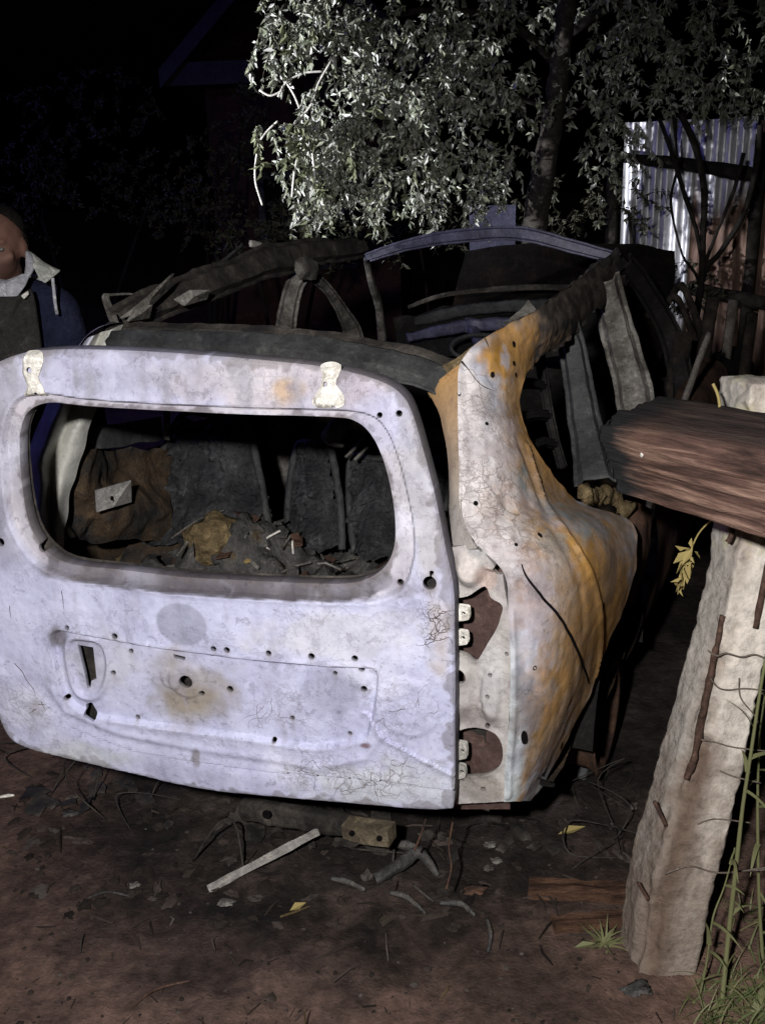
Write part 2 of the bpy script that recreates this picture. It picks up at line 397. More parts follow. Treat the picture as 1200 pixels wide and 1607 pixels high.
holes = [DW] + [circ(x, y, r) for x, y, r in bolt]
slots = [[(118, 1015), (143, 1019), (149, 1068), (140, 1072), (139, 1083), (133, 1083), (130, 1064)],
         [(132, 1108), (142, 1104), (153, 1126), (148, 1131), (133, 1122)], [(270, 1028), (290, 1033), (288, 1039), (272, 1034)]]
for s in slots:
    q = [dp(*p) for p in s]; d = []
    for i in range(len(q)):
        a = np.array(q[i]); b_ = np.array(q[(i + 1) % len(q)])
        for k in range(6): d.append(a + (b_ - a) * k / 6)
    holes.append(np.array(d))
P2, DFc, DBE, wh = cutgrid(DO, holes, .0042)
def D(*pts): return np.array([dp(*p) for p in pts])
def relief(P):
    """outward bulge of the rear door skin (metres)"""
    r = np.zeros(len(P)); u, w_ = P.T
    ds, _ = sdist(P, DO); r -= .006 * np.exp(-np.maximum(ds, 0) / .003)                 # rolled edge
    r += .010 * sstep(ds, 0, .3)
    fs, _ = sdist(P, DF); ws, _ = seg_dist(P, DW)
    r -= .017 * sstep(fs, -.002, .005)                                              # glass flange
    r += .0022 * np.exp(-((fs + .008) / .005) ** 2)
    REC = closed([tuple(q) for q in D((84, 994), (130, 994), (230, 1012), (360, 1030), (480, 1042), (560, 1046), (590, 1052), (592, 1090), (582, 1140), (566, 1160), (490, 1172), (380, 1156), (300, 1146), (210, 1134), (150, 1124), (110, 1104), (92, 1060))], 5)
    rs, _ = sdist(P, REC); r -= .015 * sstep(rs, -.002, .007); r += .0015 * np.exp(-((rs + .006) / .005) ** 2)
    PK = closed([tuple(q) for q in D((105, 1008), (130, 1002), (160, 1012), (170, 1050), (160, 1085), (140, 1098), (118, 1088), (106, 1050))], 5)
    ps, _ = sdist(P, PK); r += .009 * np.exp(-(ps / .009) ** 2) - .006 * sstep(ps, .004, .016)
    k, _ = seg_dist(P, D((84, 1080), (105, 1115), (190, 1150), (310, 1172), (430, 1190), (500, 1202), (575, 1186), (600, 1150)), False)
    r += .005 * np.exp(-(k / .011) ** 2)                                            # roll below the plate recess
    k, q = seg_dist(P, D((-60, 1000), (0, 1040), (60, 1092), (110, 1140), (210, 1178), (330, 1196), (440, 1210), (600, 1222), (712, 1240)), False)
    below = P[:, 1] < q[:, 1]; r += np.where(below, -1, 1) * .006 * np.exp(-(k / .02) ** 2)
    k, q = seg_dist(P, D((575, 1120), (610, 1160), (660, 1188), (712, 1215)), False)
    below = P[:, 1] < q[:, 1]; r += np.where(below, .006, -.002) * np.exp(-(k / .012) ** 2)
    for x, y, R, a in ((292, 1070, 26, .006), (268, 1066, 16, .004), (640, 1110, 50, .005), (240, 1005, 8, -.004), (287, 978, 42, -.0015)):
        c = np.array(dp(x, y)); rr = np.array(dp(x + R, y)) - c; R_ = np.hypot(*rr)
        r += a * sstep(R_ * 1.15 - np.hypot(*(P - c).T), 0, R_ * .3)
    r += np.array([.006 * noise.noise(Vector((a * 3.1, b * 3.1, 5))) + .0028 * noise.noise(Vector((a * 10, b * 10, 1))) + .0008 * noise.noise(Vector((a * 45, b * 45, 2))) for a, b in P])
    return r
def lean_a(w_):
    t = np.maximum(0, w_ - .93); return .06 * t / .51 + .05 * t * t
R2 = relief(P2)
DV = np.stack([P2[:, 0], lean_a(P2[:, 1]) - R2, P2[:, 1]], 1)
def blob(P, px, py, rx, ry=None):
    c = np.array(dp(px, py)); ax = np.array(dp(px + rx, py)) - c; ay = np.array(dp(px, py + (ry or rx))) - c
    q = np.linalg.solve(np.stack([ax, ay], 1), (P - c).T); d = np.hypot(*q)
    n = np.array([noise.noise(Vector((a * 9, b * 9, 7))) + .6 * noise.noise(Vector((a * 28, b * 28, 4))) for a, b in P])
    return np.clip(sstep(1.25 - d + n * .55, 0, .7), 0, 1)
def door_colour(P):
    C = np.tile(np.array([.60, .615, .80]), (len(P), 1)); cr = np.full(len(P), .03)  # base colour holds the lavender cast of the blue light
    def put(m, c, a=1.0):
        nonlocal C
        C = C * (1 - (m * a)[:, None]) + np.array(c) * (m * a)[:, None]
    put(blob(P, 470, 600, 220, 45), (.52, .45, .44), .8); put(blob(P, 300, 590, 160, 30), (.50, .48, .52), .6)
    put(blob(P, 455, 612, 30, 22), (.50, .31, .13)); put(blob(P, 458, 607, 12, 8), (.20, .10, .05))
    put(blob(P, 363, 578, 9, 9), (.12, .10, .12), .8); put(blob(P, 170, 600, 50, 28), (.40, .42, .56), .7)
    put(blob(P, 560, 625, 55, 45), (.46, .40, .46), .7); put(blob(P, 640, 740, 28, 90), (.52, .51, .50), .9)
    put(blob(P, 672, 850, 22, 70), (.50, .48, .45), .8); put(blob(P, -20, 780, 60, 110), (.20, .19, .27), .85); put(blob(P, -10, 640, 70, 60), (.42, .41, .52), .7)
    fs, _ = sdist(P, DF)
    m = sstep(fs, -.004, .006); put(m, (.50, .45, .42), .65)
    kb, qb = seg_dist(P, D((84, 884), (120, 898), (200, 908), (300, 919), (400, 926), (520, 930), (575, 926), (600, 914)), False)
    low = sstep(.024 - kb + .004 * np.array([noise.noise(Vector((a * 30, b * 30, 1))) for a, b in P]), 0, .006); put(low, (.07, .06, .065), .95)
    put(blob(P, 110, 892, 60, 16), (.14, .12, .13), .8); put(blob(P, 620, 925, 60, 12), (.22, .2, .25), .6)
    c = np.array(dp(287, 978)); R_ = np.hypot(*(np.array(dp(328, 978)) - c)); d = np.hypot(*((P - c) * [1, 1.15]).T)
    put(sstep(R_ - d, 0, .008), (.34, .35, .45), .8)
    put(blob(P, 300, 1085, 75, 55), (.36, .33, .31), .85); put(blob(P, 295, 1095, 38, 22), (.30, .25, .18), .7)
    put(blob(P, 525, 1085, 48, 40), (.33, .34, .43), .6); put(blob(P, 92, 1000, 14, 20), (.16, .14, .13), .8)
    put(blob(P, 160, 1040, 70, 50), (.55, .54, .55), .5); put(blob(P, 20, 1100, 50, 60), (.46, .46, .60), .7)
    put(blob(P, 60, 1110, 14, 14), (.10, .08, .08), .7); put(blob(P, 310, 1188, 7, 16), (.18, .15, .13), .7)
    put(blob(P, 690, 1000, 22, 60), (.50, .44, .38), .7); put(blob(P, 600, 1235, 160, 40), (.55, .58, .56), .6); put(blob(P, 120, 1190, 90, 22), (.54, .57, .52), .7)
    put(blob(P, 573, 1167, 10, 5), (.13, .05, .04), .8); put(blob(P, 540, 995, 160, 40), (.67, .67, .72), .7)
    put(blob(P, 655, 650, 10, 10), (.2, .19, .2), .4)
    upm = sstep(P[:, 1], .90, 1.02); sk = np.array([.5 + noise.noise(Vector((a * 13, b * 3.5, 8))) + .7 * noise.noise(Vector((a * 34, b * 9, 2))) for a, b in P])
    put(upm * sstep(sk, .35, 1.1), (.29, .28, .32), .75); put(upm, (.50, .49, .54), .35)  # upper frame dimmed in colour for its lean, plus ash grey and soot
    dnm = (1 - upm) * sstep(np.array([noise.noise(Vector((a * 22, b * 4, 5))) + .6 * noise.noise(Vector((a * 60, b * 14, 9))) for a, b in P]), .35, .75); put(dnm, (.42, .41, .50), .35)
    for x, y, r in bolt:
        c = np.array(dp(x, y)); R_ = np.hypot(*(np.array(dp(x + r, y)) - c)); d = np.hypot(*(P - c).T)
        put(sstep(R_ * 1.45 - d, 0, R_ * .25), (.34, .31, .31), .4)
        dr = np.exp(-((P[:, 0] - c[0]) / (R_ * .8)) ** 2) * sstep(c[1] - P[:, 1], 0, .004) * sstep(.05 - (c[1] - P[:, 1]), 0, .05); put(dr, (.33, .28, .25), .35)
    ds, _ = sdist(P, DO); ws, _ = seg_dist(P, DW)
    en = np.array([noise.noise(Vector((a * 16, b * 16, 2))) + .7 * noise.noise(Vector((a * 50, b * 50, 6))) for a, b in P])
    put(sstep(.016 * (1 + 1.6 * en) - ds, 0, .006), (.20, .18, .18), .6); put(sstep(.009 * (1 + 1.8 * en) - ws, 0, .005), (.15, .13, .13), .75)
    big_ = np.array([noise.noise(Vector((a * 3.2, b * 4.5, 12))) + .6 * noise.noise(Vector((a * 8, b * 11, 3))) for a, b in P])
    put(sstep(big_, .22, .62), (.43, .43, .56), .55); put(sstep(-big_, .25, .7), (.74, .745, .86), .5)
    for x, y, rx, ry, a in ((680, 985, 34, 50, 1.0), (560, 1215, 150, 40, .9), (430, 1110, 60, 40, .6), (620, 1110, 80, 60, .5), (60, 1100, 60, 40, .5), (480, 600, 120, 40, .35), (140, 1000, 60, 40, .3)):
        cr = np.maximum(cr, blob(P, x, y, rx, ry) * a)
    return C, cr
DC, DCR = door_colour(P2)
# give the border its folded depth
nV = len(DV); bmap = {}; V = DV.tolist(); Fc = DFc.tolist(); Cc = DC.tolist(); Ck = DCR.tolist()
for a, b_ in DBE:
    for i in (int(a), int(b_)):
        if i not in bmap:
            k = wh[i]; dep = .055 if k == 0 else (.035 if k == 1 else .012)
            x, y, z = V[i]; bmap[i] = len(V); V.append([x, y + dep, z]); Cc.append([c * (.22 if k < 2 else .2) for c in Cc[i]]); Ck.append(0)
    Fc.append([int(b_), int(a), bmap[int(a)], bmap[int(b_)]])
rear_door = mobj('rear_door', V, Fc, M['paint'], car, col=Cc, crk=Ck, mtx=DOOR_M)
rear_door.data.set_sharp_from_angle(angle=math.radians(28))
rear_door['label'] = 'white scorched rear door with empty window and plate recess'
def door_cracks(seed, starts, n, step, turn, r, name='paint_crack'):
    rnd = random.Random(seed); mb = MB()
    for (px, py, a0, ln) in starts:
        a = a0; pts = [(px, py)]
        for _ in range(int(ln)):
            a += rnd.gauss(0, turn); px += math.cos(a) * step; py += math.sin(a) * step; pts.append((px, py))
        q = np.array([dp(*p) for p in pts]); ok = inside(q, DO) & ~inside(q, DF)
        if ok.sum() < 4 or not ok.all(): continue
        rr = relief(q); P_ = [Vector((a_, lean(b_) - c_ - .0003, b_)) for (a_, b_), c_ in zip(q, rr)]
        mb.add(*tube_vf(P_, list(np.linspace(r, r * .35, len(P_))), 4, 1, None, 0, 1))
    o = mb.build(name, M['crackline'], rear_door); o['kind'] = 'stuff'; return o
M['crackline'] = mat_mottled('crack_dark', [(.08, .06, .055), (.17, .135, .125)], 30, .9, .1, .2)
rq = random.Random(5)
door_cracks(1, [(686 + rq.uniform(-8, 8), 975 + rq.uniform(-16, 30), rq.uniform(0, 6.28), rq.uniform(6, 13)) for _ in range(24)], 0, 3.2, .5, .0012)
door_cracks(2, [(rq.uniform(430, 660), rq.uniform(1188, 1240), rq.choice((.1, 3.2, 1.6)) + rq.uniform(-.4, .4), rq.uniform(7, 20)) for _ in range(22)], 0, 3.6, .45, .0007)
door_cracks(3, [(rq.uniform(600, 690), rq.uniform(1090, 1160), rq.uniform(0, 6.28), rq.uniform(6, 14)) for _ in range(7)] + [(rq.uniform(400, 440), rq.uniform(1080, 1130), 1.5, 12) for _ in range(5)], 0, 3.6, .4, .0007)
door_cracks(4, [(24, 1040, .75, 18), (60, 1105, .2, 6), (64, 1098, 1.3, 5), (58, 1112, 2.6, 4), (100, 925, 1.6, 8), (17, 950, 1.6, 5)], 0, 3.6, .12, .0013)
# inner panel of the door
P3, F3, B3, w3 = cutgrid(DO * [1, 1], [DW], .03)
V3 = np.stack([P3[:, 0], lean_a(P3[:, 1]) + .055, P3[:, 1]], 1)
mobj('inner_panel', V3, F3[:, ::-1], M['char'], rear_door)
# hinge brackets on top of the door
def bracket(cx, cy, pts):
    q = D(*pts); out = closed([tuple(a) for a in q], 4); Pb, Fb, Be, whb = cutgrid(out, [circ(cx - 4, cy - 6, 4, 10), circ(cx + 8, cy + 32, 3.5, 10)], .004)
    ds, _ = sdist(Pb, out)
    rr = relief(Pb) + .004 + .012 * sstep(ds, 0, .012) + np.array([.003 * noise.noise(Vector((a * 60, b * 60, 1))) for a, b in Pb])
    Vb = np.stack([Pb[:, 0], lean_a(Pb[:, 1]) - rr, Pb[:, 1]], 1)
    return mobj('hinge_bracket', Vb, Fb, M['hinge'], rear_door)
bracket(55, 585, [(38, 556), (52, 550), (68, 554), (67, 575), (62, 592), (72, 612), (72, 622), (55, 623), (40, 622), (44, 604), (36, 585)])
bracket(517, 607, [(502, 574), (518, 568), (534, 573), (532, 588), (528, 602), (540, 620), (540, 636), (520, 640), (498, 638), (490, 628), (502, 608), (506, 590)])

# ---------------- right quarter panel
Wc = (.64, .60, .585); Pk = (.53, .43, .385); Oc = (.48, .275, .10); Tn = (.46, .32, .20); Gb = (.33, .35, .34); Gy = (.44, .43, .46); Lc = (.62, .67, .68); Dk = (.055, .047, .04); D2 = (.16, .135, .11); Lv = (.56, .54, .60)
Q = [  # left pixel, right pixel, depth left, depth right, colours, crackle
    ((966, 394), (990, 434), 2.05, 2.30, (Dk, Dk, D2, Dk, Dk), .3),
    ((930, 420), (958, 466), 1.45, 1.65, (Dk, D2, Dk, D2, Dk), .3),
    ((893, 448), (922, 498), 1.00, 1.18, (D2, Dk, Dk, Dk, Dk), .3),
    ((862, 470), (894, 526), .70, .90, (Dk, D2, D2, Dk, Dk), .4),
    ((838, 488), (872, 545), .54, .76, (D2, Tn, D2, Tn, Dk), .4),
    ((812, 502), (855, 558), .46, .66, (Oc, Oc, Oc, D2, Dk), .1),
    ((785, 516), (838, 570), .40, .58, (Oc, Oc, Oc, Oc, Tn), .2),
    ((745, 541), (824, 592), .31, .47, (Gy, Oc, Oc, Oc, Oc), .3),
    ((722, 570), (818, 625), .28, .42, (Wc, Gy, Gy, Tn, Oc), .8),
    ((718, 605), (820, 650), .255, .42, (Wc, Wc, Gy, Tn, Oc), .9),
    ((718, 650), (828, 675), .22, .42, (Wc, Wc, Wc, Pk, Oc), 1),
    ((720, 730), (858, 730), .16, .45, (Wc, Wc, Wc, Tn, Oc), 1),
    ((722, 800), (905, 785), .11, .60, (Wc, Wc, Pk, Gb, Oc), 1),
    ((745, 850), (985, 815), .06, .75, (Wc, Wc, Tn, Oc, Gy), .8),
    ((790, 900), (1000, 870), .05, .68, (Wc, Pk, Oc, Oc, Tn), .5),
    ((797, 960), (985, 940), .04, .62, (Gy, Pk, Tn, Oc, Oc), .3),
    ((800, 1030), (950, 1020), .03, .53, (Lc, Lv, Tn, Oc, Oc), .2),
    ((800, 1090), (930, 1076), .03, .47, (Lc, Pk, Oc, Tn, Oc), .2),
    ((797, 1150), (890, 1160), .04, .36, (Lc, Gy, Tn, Tn, Tn), .3),
    ((792, 1210), (860, 1220), .05, .28, (Lc, Lc, Tn, Gy, Pk), .2),
    ((790, 1258), (832, 1256), .06, .20, (Lc, Lc, Lc, Lc, Lc), .1)]
ctrl = []; cc = []; ck = []
for L, R, a, b_, co, kk in Q:
    row = []
    for s, dd in ((0, 0), (.25, .07), (.5, .22), (.75, .5), (1, 1)):
        px = L[0] + (R[0] - L[0]) * s; py = L[1] + (R[1] - L[1]) * s
        row.append(tuple(cly(px, py, a + (b_ - a) * dd)))
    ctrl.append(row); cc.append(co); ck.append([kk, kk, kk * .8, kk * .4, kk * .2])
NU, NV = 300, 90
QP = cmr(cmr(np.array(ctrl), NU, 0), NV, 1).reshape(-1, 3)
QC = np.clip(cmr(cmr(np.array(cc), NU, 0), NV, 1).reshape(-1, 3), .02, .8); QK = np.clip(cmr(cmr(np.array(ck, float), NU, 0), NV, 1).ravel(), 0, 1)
# colour zones get ragged borders
jit = np.array([noise.noise_vector(Vector(p) * 5) + noise.noise_vector(Vector(p) * 15) * .8 + noise.noise_vector(Vector(p) * 48) * .6 for p in QP])
ii = np.arange(NU * NV); iu = np.clip(ii // NV + (jit[:, 0] * 20).astype(int), 0, NU - 1); iv = np.clip(ii % NV + (jit[:, 1] * 13).astype(int), 0, NV - 1)
QC = QC[iu * NV + iv]
stk = np.array([.5 + .5 * N((p[0] * 60 + p[1] * 25, p[1] * 10, p[2] * 5)) + .35 * N(p, 40) for p in QP]); QC = QC * np.clip(.62 + .62 * stk, .5, 1.25)[:, None]
me_t = bpy.data.meshes.new('tmp'); me_t.from_pydata([tuple(p) for p in QP], [], [tuple(int(i) for i in f) for f in grid_faces(NU, NV)])
bv = BVHTree.FromPolygons([tuple(p) for p in QP], [tuple(int(i) for i in f) for f in grid_faces(NU, NV)])
def qhit(px, py):
    d = cray(px, py).normalized(); h = bv.ray_cast(CO, d)
    if h[0] is None: return None, None
    n = h[1]; n = n if n.dot(d) < 0 else -n
    return h[0], n
def qline(pxs, m=8):
    pts = []
    for q in spline([(a, b, 0) for a, b in pxs], m):
        h, n = qhit(q.x, q.y)
        if h: pts.append(h)
    return np.array([tuple(p) for p in pts])
def d3(P, poly):
    best = np.full(len(P), 1e9); sg = np.zeros(len(P))
    for a, b in zip(poly[:-1], poly[1:]):
        d = b - a; t = np.clip(((P - a) @ d) / (d @ d + 1e-12), 0, 1); q = a + t[:, None] * d
        r = np.linalg.norm(P - q, axis=1); k = r < best; best[k] = r[k]
        sg[k] = np.sign((P - q)[k][:, 2] * 1.0)
    return best, sg
QN = np.array([tuple(v.normal) for v in me_t.vertices]); cen = np.array([.3, .9, .9]); fl = ((QP - cen) * QN).sum(1) < 0; QN[fl] *= -1
for px, py, rad, cc_, am in ((760, 640, .03, (.30, .27, .27), .5), (790, 720, .035, (.36, .30, .28), .5), (770, 800, .03, (.45, .36, .33), .5), (830, 1120, .04, (.22, .2, .2), .6), (815, 1080, .025, (.25, .24, .26), .6), (860, 1180, .04, (.25, .17, .12), .6), (905, 1000, .05, (.30, .19, .10), .6), (960, 900, .05, (.22, .17, .13), .6), (870, 850, .04, (.30, .32, .31), .6), (880, 900, .05, (.45, .36, .28), .6), (940, 830, .04, (.32, .30, .30), .7), (850, 1230, .03, (.62, .68, .68), .6), (795, 565, .02, (.5, .5, .54), .7), (835, 960, .05, (.55, .5, .52), .6)):
    h, n = qhit(px, py)
    if h is None: continue
    d_ = np.linalg.norm((QP - np.array(h)) * [1, .8, .55], axis=1) / rad; nn_ = np.array([N(p, 18) + .7 * N(p, 55) for p in QP]); mk = sstep(1.15 - d_ + .6 * nn_, 0, .45) * am
    QC = QC * (1 - mk[:, None]) + np.array(cc_) * mk[:, None]
seam = qline([(818, 885), (826, 905), (850, 937), (875, 965), (895, 1000), (912, 1040), (924, 1072)])
k, sg = d3(QP, seam); off = -.003 * np.exp(-(k / .006) ** 2)
ridge = qline([(830, 700), (858, 790), (905, 860), (935, 930), (943, 1000), (935, 1060)])
k, sg = d3(QP, ridge); off += .007 * np.exp(-(k / .010) ** 2) + np.where(k < .05, 0, 0)
vall = qline([(815, 690), (840, 760), (870, 830), (905, 905), (915, 985)])
k, sg = d3(QP, vall); off -= .004 * np.exp(-(k / .014) ** 2)
lipb = qline([(803, 960), (806, 1040), (806, 1120), (800, 1200), (797, 1250)])
k, sg = d3(QP, lipb); off += .006 * np.exp(-(k / .008) ** 2)
crk1 = qline([(722, 563), (735, 580), (752, 602), (770, 612)])

off += np.array([.006 * N(p, 5) + .0025 * N(p, 17) + .001 * N(p, 60) for p in QP])
QP2 = QP + QN * off[:, None]
for i in range(NU):                                     # ragged, torn borders
    for jx, am in ((NV - 1, 1.0), (NV - 2, .7), (NV - 3, .45), (NV - 4, .25), (0, .35), (1, .2)):
        p = QP2[i * NV + jx]; top_ = 1.7 if i < 95 else .35
        QP2[i * NV + jx] = p + np.array(noise.noise_vector(Vector(p) * 13) + noise.noise_vector(Vector(p) * 34) * .6) * .009 * am * top_
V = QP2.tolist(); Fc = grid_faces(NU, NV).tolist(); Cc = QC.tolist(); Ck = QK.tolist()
# fold the front edge (window and wheel arch) and the lamp edge inwards
for j, dirv in ((NV - 1, (-.05, .02, .0)), (0, (-.004, .05, 0))):
    for i in range(NU):
        p = QP2[i * NV + j]; V.append([p[0] + dirv[0], p[1] + dirv[1], p[2]]); Cc.append([c * .22 for c in QC[i * NV + j]]); Ck.append(0)
    b0 = NU * NV + (0 if j else NU)
    for i in range(NU - 1): Fc.append([i * NV + j, (i + 1) * NV + j, b0 + i + 1, b0 + i])
seam_pts = [Vector(p) for p in seam[::2]]
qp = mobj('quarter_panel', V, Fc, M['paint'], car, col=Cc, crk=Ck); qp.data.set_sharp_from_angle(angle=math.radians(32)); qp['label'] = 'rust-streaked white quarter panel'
def disc(px, py, r, ry=None, hitf=qhit, parent=None, mat='hole', name='bolt_hole', rot=0, lift=.0016):
    h, n = hitf(px, py)
    if h is None: return
    s = (CO - h).length / F_PX; a = Vector((0, 0, 1)); a = (a - n * a.dot(n)).normalized(); b = n.cross(a)
    c_, s_ = math.cos(rot), math.sin(rot); a, b = a * c_ + b * s_, b * c_ - a * s_
    ry = ry or r; k = 12; V = [h + n * (lift * .2)]; Fc = []
    for i in range(k):
        t = 2 * math.pi * i / k; j = 1 + .12 * N((px, i, 0), .7)
        V.append(h + n * lift + b * (math.cos(t) * r * s * j) + a * (math.sin(t) * ry * s * j)); Fc.append((0, 1 + i, 1 + (i + 1) % k))
    return mobj(name, V, Fc, M[mat], parent or qp)
for px, py, r, ry in ((838, 1048, 4, 4), (867, 995, 3, 3), (822, 1157, 6, 15), (878, 1107, 5, 10), (884, 1127, 6, 13), (853, 1208, 8, 14), (880, 1170, 4, 10), (945, 958, 3, 17), (846, 840, 4, 5), (720, 618, 3, 4), (805, 570, 4, 4), (808, 588, 3, 4), (805, 540, 4, 5), (772, 588, 4, 5), (763, 665, 3, 3), (746, 790, 4, 4), (809, 855, 3, 3), (894, 1024, 3, 7), (900, 1060, 3, 5)):
    disc(px, py, r, ry, rot=(.25 if ry > 8 else 0))

bv = BVHTree.FromPolygons([tuple(p) for p in QP2], [tuple(int(i) for i in f) for f in grid_faces(NU, NV)])
for nm, pts, r in (('panel_seam', [(818, 885), (826, 905), (850, 937), (875, 965), (895, 1000), (912, 1040), (924, 1072)], (.0012, .0042)), ('paint_crack', [(722, 565), (735, 580), (752, 602), (770, 612)], (.0028, .001))):
    ln = []
    for q in spline([(a, b, 0) for a, b in pts], 9):
        h, n = qhit(q.x + 1.6 * N((q.x, q.y, 0), .06), q.y)
        if h: ln.append(h + n * .0006)
    mobj(nm, *tube_vf(ln, list(np.interp(np.linspace(0, 1, len(ln)), [0, .3, .8, 1], [r[0], r[1] * .8, r[1], r[1] * .5])), 6), M['hole'], qp)
# ---------------- lamp well between door and quarter panel
JL = [(700, 862), (708, 910), (712, 960), (713, 1030), (713, 1100), (713, 1180), (714, 1262)]
JR = [(750, 850), (788, 898), (798, 960), (801, 1030), (801, 1090), (797, 1150), (791, 1258)]
def jplane(px, py):
    y = .075; p = cly(px, py, y); return (p.x, p.z)
jo = [jplane(*p) for p in JL] + [jplane(*p) for p in JR[::-1]]
jo = np.array([np.array(jo[i]) + (np.array(jo[(i + 1) % len(jo)]) - jo[i]) * k / 5 for i in range(len(jo)) for k in range(5)])
def jpoly(pts): return closed([jplane(*p) for p in pts], 4)
oA = jpoly([(700, 946), (735, 934), (762, 918), (772, 936), (789, 949), (786, 968), (780, 985), (765, 1010), (748, 1036), (732, 1024), (700, 1006)])
oB = jpoly([(700, 1155), (722, 1144), (750, 1140), (778, 1150), (789, 1170), (787, 1196), (770, 1212), (745, 1216), (700, 1214)])
def jc(px, py, r): 
    c = np.array(jplane(px, py)); R = np.hypot(*(np.array(jplane(px + r, py)) - c))
    return np.array([(c[0] + R * math.cos(a), c[1] + R * math.sin(a)) for a in np.linspace(0, 6.2832, 16, endpoint=False)])
jh = [oA, oB] + [jc(*a) for a in ((722, 1057, 12), (783, 894, 8), (716, 897, 5), (753, 860, 5), (794, 1027, 3.5), (771, 1056, 3.5), (767, 1090, 4), (765, 1138, 4), (725, 1222, 4), (758, 1238, 4))]
Pj, Fj, Bj, wj = cutgrid(jo, jh, .0042)
rj = np.zeros(len(Pj))
def jb(px, py, rx, ry):
    c = np.array(jplane(px, py)); ax = np.hypot(*(np.array(jplane(px + rx, py)) - c)); ay = np.hypot(*(np.array(jplane(px, py + ry)) - c))
    return np.hypot((Pj[:, 0] - c[0]) / ax, (Pj[:, 1] - c[1]) / ay)
rj += .035 * sstep(1.1 - jb(738, 890, 26, 34), 0, .8) + .012 * sstep(1.1 - jb(722, 1070, 24, 60), 0, .5) + .012 * sstep(1 - jb(770, 1090, 18, 50), 0, .4)
rj += .014 * sstep(1.1 - jb(772, 872, 22, 24), 0, .4) - .006 * sstep(1 - jb(753, 858, 20, 14), 0, .3)
for h in jh[:3]:
    d, _ = seg_dist(Pj, h); rj += .006 * np.exp(-(d / .008) ** 2)
rj += np.array([.004 * noise.noise(Vector((a * 14, b * 14, 1))) + .002 * noise.noise(Vector((a * 50, b * 50, 4))) for a, b in Pj])
Cj = np.tile(np.array([.50, .47, .44]), (len(Pj), 1))
def jput(m, c, a=1.0):
    global Cj
    m = np.clip(m, 0, 1) * a; Cj = Cj * (1 - m[:, None]) + np.array(c) * m[:, None]
jput(sstep(1.1 - jb(735, 885, 24, 30), 0, .5), (.74, .68, .62)); jput(sstep(1.1 - jb(755, 1235, 40, 30), 0, .5), (.34, .31, .27), .8)
jput(sstep(1.1 - jb(753, 858, 22, 16), 0, .4), (.42, .41, .40)); jput(sstep(1.2 - jb(770, 1060, 22, 70), 0, .6), (.60, .59, .58), .7)
jput(sstep(1.2 - jb(745, 1125, 40, 18), 0, .5), (.25, .22, .2), .6); jput(sstep(1.2 - jb(765, 905, 16, 20), 0, .5), (.58, .42, .34), .6)
Vj = [(a, .075 - c, b) for (a, b), c in zip(Pj, rj)]
Vj = list(Vj); Fjl = Fj.tolist(); Cjl = Cj.tolist(); bm_ = {}
for a, b_ in Bj:
    for i in (int(a), int(b_)):
        if i not in bm_:
            x, y, z = Vj[i]; bm_[i] = len(Vj); Vj.append((x, y + .014, z)); Cjl.append([c * .5 for c in Cjl[i]])
    Fjl.append([int(b_), int(a), bm_[int(a)], bm_[int(b_)]])
lw = mobj('lamp_well', Vj, Fjl, M['paint'], car, col=Cjl, crk=[.35] * len(Vj)); lw.data.set_sharp_from_angle(angle=math.radians(32)); lw['label'] = 'bare lamp well with two openings'
# back wall of the well, and hinge leaves in the openings
c0 = [cly(690, 840, .13), cly(800, 840, .13), cly(800, 1270, .13), cly(690, 1270, .13)]
mobj('well_back', c0, [(0, 1, 2, 3)], mat_mottled('well_rust', [(.05, .03, .026), (.085, .052, .045), (.11, .075, .065)], 9, .85, .2, .4, .006), car)
for (x0, y0, x1, y1) in ((712, 947, 740, 969), (712, 986, 738, 1007), (712, 1160, 736, 1186), (712, 1195, 734, 1216)):
    o4 = [jplane(x0, y0), jplane(x1 - 4, y0 - 1), jplane(x1, y0 + 5), jplane(x1, y1 - 4), jplane(x1 - 5, y1), jplane(x0, y1)]
    Ph, Fh, Bh, wh_ = cutgrid(closed(o4, 3), [jc((x0 + x1) / 2 + 5, (y0 + y1) / 2, 3.4)], .0035)
    Vh = [(a, .058 + .003 * N((a, b, 0), 40), b) for a, b in Ph]; Vb = [(a, .066, b) for a, b in Ph]
    mobj('hinge_leaf', Vh + Vb, Fh.tolist() + [[i + len(Vh) for i in f[::-1]] for f in Fh.tolist()], M['zincstrip'] if y0 > 1100 else M['hinge'], lw)

# ---------------- jamb return of the right D pillar (ochre)
PLL = [(667, 612), (688, 648), (700, 700), (704, 760), (703, 820), (700, 868)]
PLR = [(722, 572), (720, 640), (722, 700), (724, 760), (726, 810), (748, 860)]
dl_ = (.36, .30, .25, .20, .15, .11)
ctrl = []
for (a, b_, y0) in zip(PLL, PLR, dl_):
    p = cly(*a, y0); q = cly(*b_, y0 - .055); mm = cly((a[0] * 2 + b_[0]) / 3, (a[1] * 2 + b_[1]) / 3, y0 - .028)
    ctrl.append([p, mm, q])
V, Fc = patch(ctrl, 60, 14, .004, 14)
cj = np.array([np.array((.52, .30, .11)) * max(0, 1 - i / 45) + np.array((.48, .44, .40)) * min(1, i / 45) for i in range(60) for _ in range(14)])
j = mobj('jamb_strip', V, Fc, M['paint'], car, col=cj, crk=[.2] * len(V)); j['label'] = 'ochre rusted door jamb strip'
V, Fc = patch([[cly(660, 590, .40), cly(715, 560, .36), cly(760, 530, .34)], [cly(672, 625, .38), cly(722, 600, .34), cly(770, 560, .33)]], 8, 14, .012, 16)
mobj('pillar_gusset', V, Fc, M['foam'], car)

